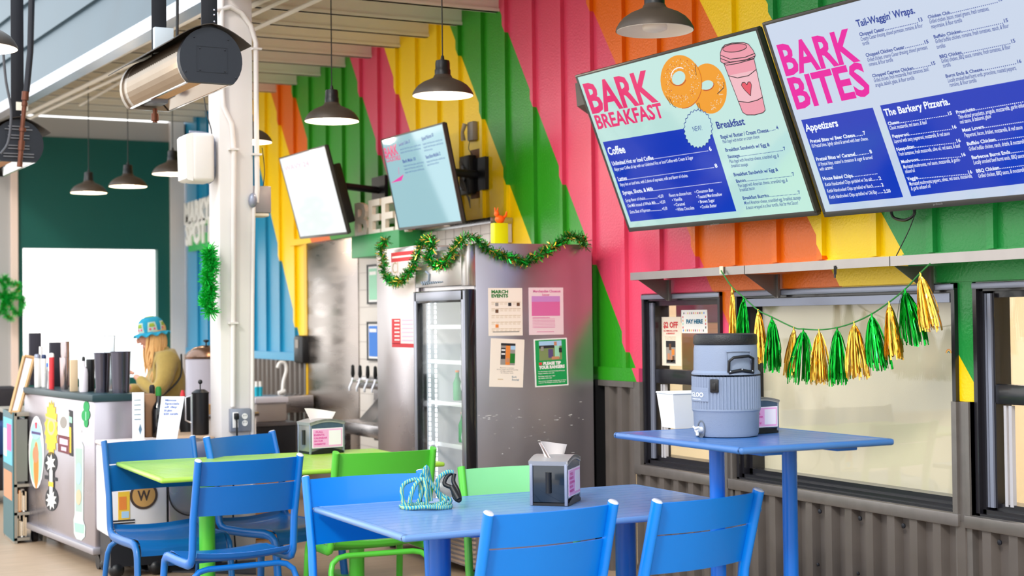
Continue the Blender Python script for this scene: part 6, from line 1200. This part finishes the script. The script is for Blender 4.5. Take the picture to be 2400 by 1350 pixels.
# face: nose, lips, eyes, ears
HC = Vector((0, .125, 1.475)); tilt = Matrix.Translation(HC) @ Matrix.Rotation(math.radians(-22), 4, 'X') @ Matrix.Translation(-HC)
m = MB(tilt); m.ball((0, .165, 1.455), (.062, .062, .085), 20); m.tube([(0, .218, 1.485), (0, .238, 1.455), (0, .242, 1.442), (0, .222, 1.435)], [.008, .012, .014, .008], 10); m.ball((0, .20, 1.388), (.028, .025, .02), 12); m.build('face', M_SKIN, body, 60)
m = MB(tilt); m.ball((0, .224, 1.415), (.022, .008, .006), 12); m.build('lips', mat('lips', '#b8605c', .5), body, 60)
for s in (-1, 1):
    m = MB(tilt); m.ball((s*.027, .213, 1.475), (.011, .008, .006), 10); m.build('eye', mat('eye', '#2a2022', .3), body); m = MB(tilt); m.ball((s*.068, .13, 1.455), (.010, .018, .028), 12); m.build('ear', M_SKIN, body, 60)
# hands: palm, four fingers, thumb
def hand(c, fwd, side, up, curl, name='hand'):
    c, f, s_, u = Vector(c), Vector(fwd).normalized(), Vector(side).normalized(), Vector(up).normalized(); m = MB()
    m.tube([c-f*.035, c, c+f*.045], [.018, .025, .024], 12, flat=.55, up=s_)
    for k, (o_, L) in enumerate(((-.022, .062), (-.008, .072), (.007, .068), (.021, .055))):
        b = c+f*.04+s_*o_; d = f; pts = [b]; 
        for j, q_ in enumerate((.42, .32, .26)): d = (d-u*curl*(.6+.3*j)).normalized(); pts.append(pts[-1]+d*L*q_)
        m.tube(pts, [.0095, .009, .008, .006], 8)
    b = c-s_*.018-f*.01; m.tube([b, b-s_*.022+f*.012-u*.008, b-s_*.026+f*.038-u*.02, b-s_*.018+f*.055-u*.03], [.012, .011, .010, .007], 8); m.build(name, M_SKIN, body, 60)
hand((-.075, .295, 1.165), (.35, .8, .35), (.8, -.4, .2), (0, -.3, 1), .7); hand((.09, .36, 1.045), (-.1, 1, -.1), (1, .1, 0), (0, .1, 1), .35)
# hair: long loose locks
m = MB(); rn = random.Random(4)
m.ball((0, .095, 1.50), (.088, .10, .095), 20)
for k in range(110):
    a = rn.uniform(math.radians(-25), math.radians(205)); side = math.cos(a); back = -math.sin(a)
    x0_, y0_ = side*.082, .10+back*.085; L = rn.uniform(.26, .44)*(1.0 if back < .2 else .85)
    pts = [(x0_*.6, .10+back*.05, 1.56), (x0_*1.08, y0_, 1.49), (x0_*1.25, y0_-.01+rn.uniform(-.01, .02), 1.49-L*.35), (x0_*1.35+rn.uniform(-.02, .02), y0_+rn.uniform(-.01, .03), 1.49-L*.7), (x0_*1.25+rn.uniform(-.03, .03), y0_+rn.uniform(0, .04), 1.49-L)]
    m.tube(smooth(pts, 3), [.010]*9+[.008, .006, .004, .002], 5)
for s in (-1, 1):
    for k in range(5): x_ = s*(.068+rn.uniform(0, .012)); y_ = .135+rn.uniform(-.02, .02); m.tube(smooth([(x_*.9, .14, 1.54), (x_, y_, 1.47), (x_*1.05, y_+.01, 1.38), (x_*.95+rn.uniform(-.01, .01), y_+.015, 1.28), (x_*.9, y_, 1.18)], 3), [.009]*9+[.007, .006, .004, .002], 5)
m.build('hair', M_HAIR, pp, 60)
# crocheted bucket hat with granny squares and wavy brim
HT = Matrix.Translation((0, .11, 1.475)) @ Matrix.Rotation(math.radians(-8), 4, 'X')
M_HT = mat('crochet_blue', '#2aa3c4', .9, bump=.8, bscale=120)
m = MB(HT); m.lathe([(.104, .0), (.107, .03), (.105, .065), (.092, .10), (.065, .124), (.03, .134), (0, .136)], n=48, cap=False, sx=.93); m.build('hat', M_HT, pp, 60); hat = bpy.data.objects[pp.children[-1].name] if False else [c for c in pp.children if c.name.startswith('hat')][0]
m = MB(HT); m.sheet(lambda u, v: ((.102+.045*v)*.93*math.cos(2*PI*u), (.102+.045*v)*math.sin(2*PI*u), .004-.022*v+.010*v*math.sin(2*PI*u*11)), 88, 4, .006); m.build('brim', M_HT, hat, 60)
def patch(ang, z0, w, h, mt, lift):
    m = MB(HT); 
    def rr(z): 
        pr_ = [(.104, .0), (.107, .03), (.105, .065), (.092, .10), (.065, .124)]
        for (a, b), (c, d) in zip(pr_, pr_[1:]):
            if b <= z <= d: return a+(c-a)*(z-b)/(d-b)
        return .06
    m.sheet(lambda u, v: ((rr(z0+h*v)+lift)*.93*math.cos(ang+(u-.5)*w*(1-.25*v)), (rr(z0+h*v)+lift)*math.sin(ang+(u-.5)*w*(1-.25*v)), z0+h*v), 8, 6, .002); m.build('granny_square', mt, hat, 60)
Kw, Kg, Kp, Ko = mat('crochet_white', '#cfe0cd', .9, bump=.8, bscale=150), mat('crochet_green', '#9cb23e', .9), mat('crochet_pink', '#e4547c', .9), mat('crochet_top', '#8fb04a', .9)
for k in range(6):
    a = PI/2+.5+k*PI/3; patch(a, .012, .78, .078, Kw, .001); patch(a, .052, .45, .028, Kg, .003); patch(a-.16, .026, .16, .018, Kp, .003); patch(a+.16, .026, .16, .018, Kp, .003)
m = MB(HT); m.lathe([(.045, .131), (.03, .137), (0, .139)], n=24, cap=False); m.build('crown_patch', Ko, hat, 60)
sb = MB(); sb.tube(smooth([(-.17, -.10, 1.30), (-.24, -.08, 1.12), (-.21, .05, .98), (-.10, .15, .92)]), .008, 6, flat=2); sb.build('bag_strap', M_BLACK, pp, 60)
wr_ = Matrix.Rotation(math.radians(84), 4, 'Z') @ Vector((-.06, .335, 1.19)); t = thing('handheld_scanner', 'small round black device held in front of the jumper', 'device', (2.935+wr_.x, 12.0+wr_.y, 1.19)); MB().ball((0, 0, .01), (.03, .03, .034), 16).build('device_head', M_BLACK, t); MB().tube([(0, 0, 0), (.02, 0, -.03), (.03, .0, -.06)], .012, 8).build('grip', M_BLACK, t)
